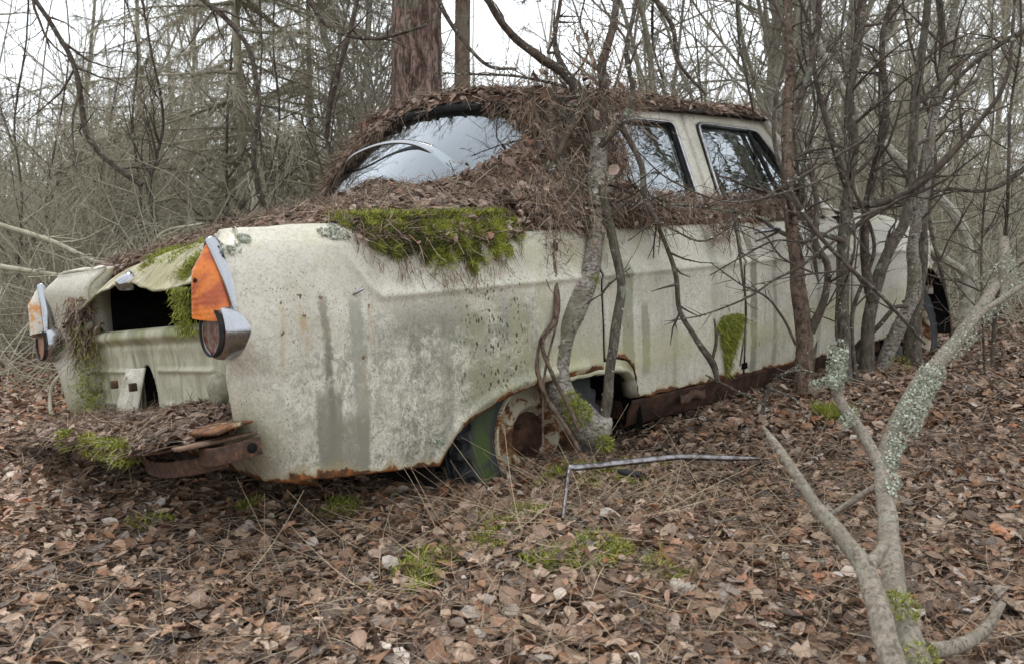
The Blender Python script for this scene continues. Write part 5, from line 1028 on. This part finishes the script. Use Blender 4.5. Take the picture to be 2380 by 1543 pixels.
near_tree('tree','dark twin barked tree standing second from the red barked one',[
 ([(1965,925,3.45),(1962,850,3.46),(1958,760,3.48),(1960,650,3.5),(1962,540,3.52),(1972,440,3.55),(1985,330,3.58),(1975,220,3.6),(1995,100,3.62),(2010,-40,3.65)],[21,17,16,15,14,12,11,10,10,8],1),
 ([(1975,480,3.54),(2050,470,3.5),(2120,440,3.45),(2200,370,3.4),(2270,290,3.36),(2340,180,3.3),(2360,-20,3.3)],[10,9,9,8,6,5,3],0),
 ([(1960,560,3.5),(1900,545,3.44),(1865,565,3.4),(1850,520,3.4)],[8,6,5,3],0),
 ([(1972,440,3.55),(1935,330,3.5),(1900,200,3.5),(1880,60,3.5),(1850,-30,3.5)],[9,7,6,5,4],0)],BARK,TWIG,SPL,1005,lich=60,flakes=90)
near_tree('tree','grey tree forking at half height, just behind the dark twin barked tree',[
 ([(2008,905,3.7),(2015,820,3.7),(2020,740,3.71),(2040,650,3.72),(2070,575,3.74),(2105,510,3.76),(2118,400,3.8),(2128,260,3.84),(2145,100,3.9),(2160,-40,3.9)],[18,16,15,14,13,12,11,10,9,8],1),
 ([(2025,700,3.7),(2010,600,3.68),(2015,480,3.66),(2035,380,3.64),(2060,250,3.6),(2050,100,3.6),(2080,-30,3.6)],[12,11,10,9,8,7,5],0)],BARK,TWIG,SPL,1006,lich=50)
near_tree('tree','leaning birch with pale patchy bark, its foot left of the front wheel arch',[
 ([(2045,895,3.85),(2060,830,3.84),(2085,770,3.83),(2115,710,3.82),(2125,640,3.82),(2122,560,3.83),(2150,440,3.86),(2165,300,3.9),(2200,120,3.95),(2230,-40,4.)],[18,18,16,16,15,12,12,11,9,8],1),
 ([(2062,830,3.83),(2015,860,3.8),(1990,810,3.78),(2040,760,3.7),(2080,715,3.66),(2110,712,3.65)],[0,5,6,6,5,4],0)],BIRCH,TWIG,SPL,1007,lich=50,moss=[(2090,850,3.8,24,300)],flakes=60)
near_tree('tree','stout tree with rough bark right of the leaning pale birch',[
 ([(2118,845,4.0),(2120,780,4.0),(2128,700,4.0),(2140,600,4.02),(2142,500,4.04),(2148,380,4.08),(2175,260,4.1),(2190,120,4.1),(2180,-40,4.1)],[22,19,17,14,12,11,9,8,7],1)],BARK,TWIG,SPL,1008,lich=50,flakes=120)
near_tree('tree','lichen spotted tree leaning left at the far right behind the fallen fork',[
 ([(2240,760,5.6),(2250,640,5.6),(2230,520,5.6),(2100,380,5.7),(1990,260,5.9),(1900,100,6.),(1860,-30,6)],[18,15,12,10,9,8,7],1),
 ([(2250,640,5.6),(2180,590,5.5),(2120,560,5.4),(2060,520,5.4)],[10,9,7,5],0)],TWIGFAR,TWIGFAR,SP2,1009,lich=40,rmin=.002)
rgk=np.random.default_rng(404)
for i in range(12):
    px=[20,110,215,310,400,480,560,655,745,825,1480,1590][i]+rgk.normal(0,15); d=rgk.uniform(4.6,7.5) if px<1000 else rgk.uniform(6,9); t0=F*(CAMZ-float(gz(*P(px,600,d)[:2])))/d+600; dx=rgk.normal(10,90); k_=rgk.uniform(2.2,4.8)
    pts=[(px,t0+6,d)]+[(px+dx*q+rgk.normal(0,16),t0*(1-q)-60*q,d+rgk.normal(0,.08)) for q in np.linspace(.2,1,5)]
    near_tree('slim_sapling','slim dark bare sapling standing apart in the wood behind the wreck',[(pts,list(np.linspace(k_,k_*.5,6)),1)],TWIG if i%3 else BARK,TWIG,[(4,.15,.45,.8,.15,.02,.15),(6,.25,.55,.8,.2,0,.1),(6,.3,.6,.8,.2,0,.1)],2300+i,lich=25,lsize=.012,k=6,rmin=.0017)['group']='slim saplings behind the wreck'
for i in range(10):
    px=rgk.uniform(1790,2080) if i<7 else rgk.uniform(2215,2330); d=rgk.uniform(3.35,3.75) if px<2000 else rgk.uniform(3.7,4.9); t0=F*(CAMZ-float(gz(*P(px,600,d)[:2])))/d+600; dx=rgk.normal(20,110)
    k_=rgk.uniform(3,5.5); pts=[(px,t0+6,d)]+[(px+dx*q+rgk.normal(0,14),t0*(1-q)-60*q,d+rgk.normal(0,.05)) for q in np.linspace(.18,1,6)]
    near_tree('thin_sapling','thin grey twiggy sapling in the dense clump before the front wing',[(pts,list(np.linspace(k_,k_*.45,7)),1)],TWIG if i%2 else BARK,TWIG,[(7,.12,.42,.8,.15,.0,.1),(9,.25,.55,.8,.2,-.02,.1),(8,.3,.6,.8,.2,0,.1)],2000+i,lich=70,lsize=.010,k=7,rmin=.0012)['group']='thin saplings in the clump before the front wing'
# hanging dead boughs across the doors
near_tree('dead_bough','dead bough hanging diagonally down across the rear door',[
 ([(1500,470,2.86),(1545,560,2.84),(1570,640,2.84),(1580,720,2.84),(1620,790,2.84),(1655,840,2.84),(1668,885,2.84)],[5,5,6,6,7,9,6],1),
 ([(1655,840,2.84),(1665,790,2.82),(1660,740,2.82)],[4,4,2],0),([(1700,480,3.0),(1712,540,2.98),(1725,640,2.96),(1735,730,2.96),(1720,850,2.96)],[3,3,3,2,2],0)],TWIG,TWIG,[(7,.08,.3,.9,.16,-.02,.05),(8,.3,.6,.8,.2,0,.1)],1010,cat='bough',k=7)
near_tree('twiggy_branch','long thin twiggy branch crossing both side windows',[
 ([(1940,560,2.7),(1860,620,2.72),(1800,650,2.72),(1740,690,2.72),(1640,730,2.72),(1560,745,2.72)],[3.5,3.5,3,2.6,2,1.4],1),
 ([(2150,800,2.75),(2060,700,2.72),(1950,600,2.7),(1870,500,2.7),(1810,380,2.7),(1800,250,2.7),(1830,100,2.7),(1790,-20,2.7)],[3,4.5,5,5,5,4.5,4,3],1),
 ([(1950,400,2.7),(1850,440,2.68),(1700,470,2.66),(1560,420,2.66),(1480,350,2.66)],[3,3,2.4,2,1.5],0),
 ([(2000,330,2.8),(1880,400,2.78),(1760,470,2.74),(1640,560,2.7),(1530,520,2.7),(1460,560,2.7)],[3,3,2.8,2.4,2,1.4],0)],TWIG,TWIG,[(12,.08,.3,.8,.14,-.01,.05),(11,.3,.6,.8,.18,0,.1)],1011,cat='branch',k=7,lich=25,rmin=.0010)
near_tree('twiggy_branch','fan of thin drooping twigs in front of the front door handle',[
 ([(2060,480,3.0),(1960,520,2.95),(1880,560,2.92),(1800,560,2.9),(1720,600,2.9),(1650,640,2.9)],[3.5,3.3,3,2.6,2,1.4],1),
 ([(1900,640,2.95),(1820,600,2.92),(1770,540,2.9),(1700,520,2.9)],[2.6,2.2,2,1.4],0),([(1850,800,3.0),(1820,740,2.98),(1780,690,2.96),(1720,660,2.96),(1650,610,2.96)],[3.6,3,2.6,2,1.4],0)],TWIG,TWIG,[(17,.12,.42,.8,.16,-.03,.05),(13,.3,.6,.8,.18,-.03,.1)],1012,cat='branch',k=6,rmin=.0010)
near_tree('lichen_bush','low bush of pale lichen covered twigs at the sill under the front door',[
 ([(1860,850,3.0),(1820,870,2.98),(1790,900,2.95),(1770,960,2.95)],[4,4,5,5],1),([(1800,880,2.96),(1850,860,2.9),(1910,870,2.9)],[4,3,2],1),([(1790,900,2.95),(1850,930,2.9),(1880,980,2.85)],[4,3,2],1),([(1780,940,2.95),(1740,920,2.95),(1640,870,2.95)],[3,3,2],1)],TWIG,TWIG,[(14,.2,.5,.8,.2,0,.0),(9,.3,.6,.8,.2,0,.1)],1013,cat='bush',lich=420,lsize=.008,k=6)
# overhead sprays of twigs hanging in from above
for i,(pts,lb) in enumerate((([(1000,-40,3.4),(1050,60,3.4),(1130,150,3.4),(1200,160,3.4)],'thin black twig hanging in from above right of the pine trunk'),([(700,-40,3.6),(760,60,3.6),(870,90,3.6),(990,60,3.5)],'lichened bough reaching in from above over the pine trunk'),([(1500,-40,3.2),(1560,60,3.2),(1580,150,3.2),(1640,220,3.2)],'bare bough hanging over the drip rail'),([(2400,60,4),(2300,120,4),(2210,200,4),(2150,300,4)],'grey bough reaching in from the right edge above the fork'),([(2400,380,4.4),(2300,440,4.4),(2200,440,4.4),(2080,460,4.3)],'horizontal lichened bough low on the right side'),([(420,-40,4.6),(560,80,4.6),(600,220,4.6),(590,380,4.7),(612,480,4.8)],'slim bare sapling in front of the densest spruce'),([(60,-40,5),(170,150,5),(210,330,5),(330,430,5)],'slim bent sapling at the upper left'),([(840,-40,4.2),(800,120,4.2),(770,240,4.3),(760,320,4.4)],'dark sapling leaning beside the pine trunk'))):
    near_tree('bare_bough',lb,[(pts,np.linspace(7,3,len(pts)) if i<5 else np.linspace(6,7,len(pts)),1)],TWIG,TWIG,[(6,.15,.45,.8,.18,0,.05),(7,.25,.5,.8,.2,0,.1),(6,.3,.5,.8,.2,0,.1)],1100+i,cat='bough',lich=60,k=6,rmin=.0014)
for i in range(9):
    a0=[(1395,330,2.79),(1360,240,2.76),(1250,400,2.76),(1400,200,2.85),(1330,470,2.72),(1470,450,2.8),(1300,120,2.78),(1210,330,2.9),(1560,470,2.85)][i]
    q=[a0]; dx,dy=rgk.normal(0,60),rgk.normal(-10,60)
    for j in range(4): q.append((q[-1][0]+dx+rgk.normal(0,25),q[-1][1]+dy+rgk.normal(0,25),q[-1][2]+rgk.normal(0,.03)))
    near_tree('twig_tangle',['','','','','','','','',''][i]+'lichen crusted twigs in the tangle around the birch top over the rear pillar',[(q,[4,3.5,3,2.4,1.6],1)],TWIG,TWIG,[(16,.15,.55,.9,.2,-.03,.05),(12,.3,.6,.8,.2,0,.1)],2100+i,cat='twigs',lich=330,lsize=.009,k=6,rmin=.0011)['group']='twig clusters around the birch top'
# fallen forked branch in the foreground, right
near_tree('fallen_branch','long fallen forked branch with pale lichen lying out towards the viewer at the right',[
 ([(2150,1600,1.30),(2120,1500,1.36),(2085,1400,1.46),(2070,1290,1.58),(2060,1180,1.72),(2055,1090,1.86),(2075,1000,2.02),(2130,900,2.25),(2200,820,2.5),(2270,730,2.8),(2330,640,3.1)],[37,33,27,24,21,20,18,18,16,14,10],1),
 ([(2330,690,3.0),(2335,600,3.05),(2335,555,3.1)],[10,12,10],1),([(2290,720,2.9),(2350,680,3.0),(2420,620,3.1)],[7,6,5],0),([(2200,830,2.5),(2280,730,2.6),(2400,650,2.7)],[9,8,6],0),
 ([(2058,1100,1.84),(2030,1040,1.90),(1985,975,1.98),(1950,920,2.04),(1942,860,2.08),(1948,810,2.1)],[18,14,14,12,12,9],0),
 ([(2055,1120,1.8),(2000,1150,1.84),(1930,1195,1.86)],[9,8,6],0),
 ([(2160,1510,1.38),(2230,1500,1.42),(2290,1460,1.48),(2330,1400,1.5)],[22,18,15,9],0)],LOG,LOG,None,1020,cat='branch',k=18,lump=.17)
near_tree('dead_branch','smooth pointed dead branch crossing in front of the lichened fallen branch',[
 ([(2100,1600,1.22),(2070,1520,1.25),(2050,1430,1.30),(2010,1330,1.37),(1960,1260,1.42),(1900,1180,1.48),(1850,1100,1.54),(1800,1030,1.60),(1772,990,1.64)],[31,30,28,24,19,15,12,9,2.5],1),
 ([(2015,1320,1.37),(2040,1290,1.42),(2055,1265,1.46)],[18,14,12],1)],LOG,LOG,None,1021,cat='branch',k=16,lump=.13)
m=MB(); rgl2=np.random.default_rng(5)
for pts,r,N in (([(2100,1000,1.95),(2130,930,2.15)],26,520),([(2130,930,2.15),(2170,860,2.35)],26,620),([(2060,1090,1.84),(2085,1020,1.98)],20,260),([(1940,900,2.04),(1948,810,2.08)],20,420),([(1890,895,2.0),(1940,880,2.0)],10,120),([(1960,985,1.95),(1985,960,1.95)],14,80),([(2200,830,2.4),(2300,720,2.7)],20,240),([(2280,740,2.6),(2400,640,2.8)],12,420),([(2325,640,3.0),(2345,610,3.0)],20,120),([(2060,1150,1.74),(2080,1110,1.8)],18,90)):
    p=np.array([P(*q) for q in pts]); lichen_on(m,p,np.array([r/F*q[2]*(1+.25*rgl2.random()) for q in pts]),rgl2,int(N*2.2),.0075)
m.obj('branch_lichen',LICHEN,kind='stuff',label='pale green lichen crust on the fallen forked branch',cat='lichen')
m=MB()
for px,py,d,r,N in ((2040,1300,1.5,16,0),(2100,1410,1.40,30,260),(2075,1395,1.40,20,120),(2140,1530,1.3,34,200)):
    if N: c=P(px,py,d); v=unit(rgl2.normal(size=(N,3))+[0,-.6,.3]); moss_tuft(m,c+v*r/F*d,v,rgl2,.008)
m.obj('branch_moss',MOSS,kind='stuff',label='small yellow moss tufts on the thick end of the fallen branch',cat='moss')
m=MB()
for px,py,r_,N in ((1365,1290,.028,260),(1330,1240,.02,90),(1650,1215,.035,130),(1690,1240,.03,110),(350,1215,.02,90),(2280,800,.06,160),(1120,1275,.02,60),(1890,1340,.02,70),(820,1350,.015,50),(1560,1150,.02,60)):
    c=P(px,py,ground_hit(px,py)); q=c+rgl2.normal(0,1,(N,3))*[r_,r_*.7,.006]+[0,0,.03]; leaves(m,q,rgl2.normal(0,.6,(N,3))+[0,-.3,1],.010,.7,rgl2)
m.obj('ground_lichen',LICHEN,kind='stuff',label='loose pale lichen tufts fallen onto the leaf litter',cat='lichen')
# small sticks on the floor
sticks=[([(1800,965),(1850,970),(1900,985),(1985,1010)],9,'root like branch lying beside the foot of the red barked tree'),([(1100,1340),(1150,1420),(1260,1320),(1340,1260)],6,'crooked stick on the mound in front of the wheel'),([(1640,1500),(1700,1440),(1790,1300),(1810,1250)],6,'thin stick standing up left of the smooth dead branch'),([(500,1470),(560,1520),(620,1500)],9,'short barkless stick on the leaves at the lower left'),([(1480,1500),(1530,1560),(1560,1600)],7,'pale split stick at the bottom edge'),([(1980,1210),(1900,1330),(1830,1440)],5,'thin bent stalk leaning across the smooth dead branch'),([(1760,1190),(1800,1260),(1850,1310)],12,'rotten barked stick half buried under leaves'),([(2230,1560),(2330,1500),(2400,1470)],16,'barked branch stub at the lower right corner'),([(770,1455),(740,1540),(735,1590)],4,'upright straw stalk at the lower middle'),([(1560,1080),(1640,1100),(1800,1110),(1990,1120)],4,'long thin twig lying right of the chrome strip'),([(1130,1110),(1180,1105),(1190,1100)],9,'short dark stub beside the rear tyre'),([(240,1300),(250,1380),(330,1430),(370,1460)],4,'curved grey twig on the leaves at the left'),([(2050,1480),(2140,1330),(2160,1290)],6,'pale broken stick right of the fallen branch'),([(1440,1400),(1470,1460),(1540,1510)],8,'split pale wood splinter below the mound')]
for i,(pts,r,lb) in enumerate(sticks):
    q=[]
    for px,py in pts: t=ground_hit(px,py); q.append(P(px,py,t)+[0,0,.012+r/F*t*.5])
    t=ground_hit(*pts[0]); p,R=smooth(q,20,np.linspace(r,r*.5,len(pts))/F*t); m=MB(); tube(m,p,R,7,.3,lump=.15,seed=i); m.obj('stick',[LOG,WOOD,TWIG][i%3] if i not in (4,13) else WOOD,label=lb,cat='stick')
N=170; x,y=ring_pts(N,1.2,7,.66,rgl2,1.2); tw=MB()
for a,b in zip(x,y):
    L=rgl2.uniform(.1,.5); d=rgl2.uniform(0,2*PI); p=poly(rgl2,[a,b,0],[math.cos(d),math.sin(d),0],L,5,.12,0); p[:,2]=gz(p[:,0],p[:,1])+.025; r=rgl2.uniform(.0012,.004); tube(tw,p,np.linspace(r,r*.5,6),4,rgl2.random(),cap=False)
tw.obj('fallen_twigs',TWIG,kind='stuff',label='loose thin twigs strewn over the leaf litter',cat='twigs')
# bent chrome window strip on the ground
def gpt(px,py,dz): t=ground_hit(px,py); return P(px,py,t)+[0,0,dz]
m=MB(); a_=gpt(1308,1200,.02); b_=P(1325,1079,2.03); 
p=np.vstack([np.linspace(P(1308,1200,1.83),P(1322,1085,2.0),12),np.linspace(P(1325,1080,2.0),P(1400,1074,2.06),10),np.linspace(P(1410,1072,2.07),P(1575,1055,2.16),16)[:],np.linspace(P(1590,1055,2.17),P(1765,1060,2.22),16)])
p=p-[0,0,.006]; ribbon(m,p,np.interp(np.arange(len(p)),[0,11,13,len(p)-6,len(p)-1],[.004,.005,.010,.008,.004]),unit(np.array([[.0,-.75,.66]])),.003); m.obj('chrome_strip',mat_simple('dirty_bright_trim',(.30,.29,.30),(.12,.10,.09),60,.35,.5,.2,.001,1),label='bent chrome window strip lying on the leaves right of the rear wheel',cat='strip')
m=MB(); rbox(m,(-.032,-.02,-.008),(.032,.02,.008),2.6); c=P(1445,1100,2.0); o=m.obj('plastic_scrap',RUBBER,label='small black plastic scrap lying by the birch foot',cat='scrap'); o.location=P(1462,1098,2.2); o.rotation_euler=(0,.2,.3)
# a sliver of timber stack far right
m=MB()
for k in range(7):
    x0=P(2260,640,16)+[rgl2.normal(0,.8),rgl2.normal(0,.5),.1+rgl2.random()*.25]; tube(m,[x0,x0+[1.6,.1,.0]],.09,10,.5)
m.obj('log_pile',WOOD,label='pale log pile far off beyond the front of the wreck',cat='log pile')
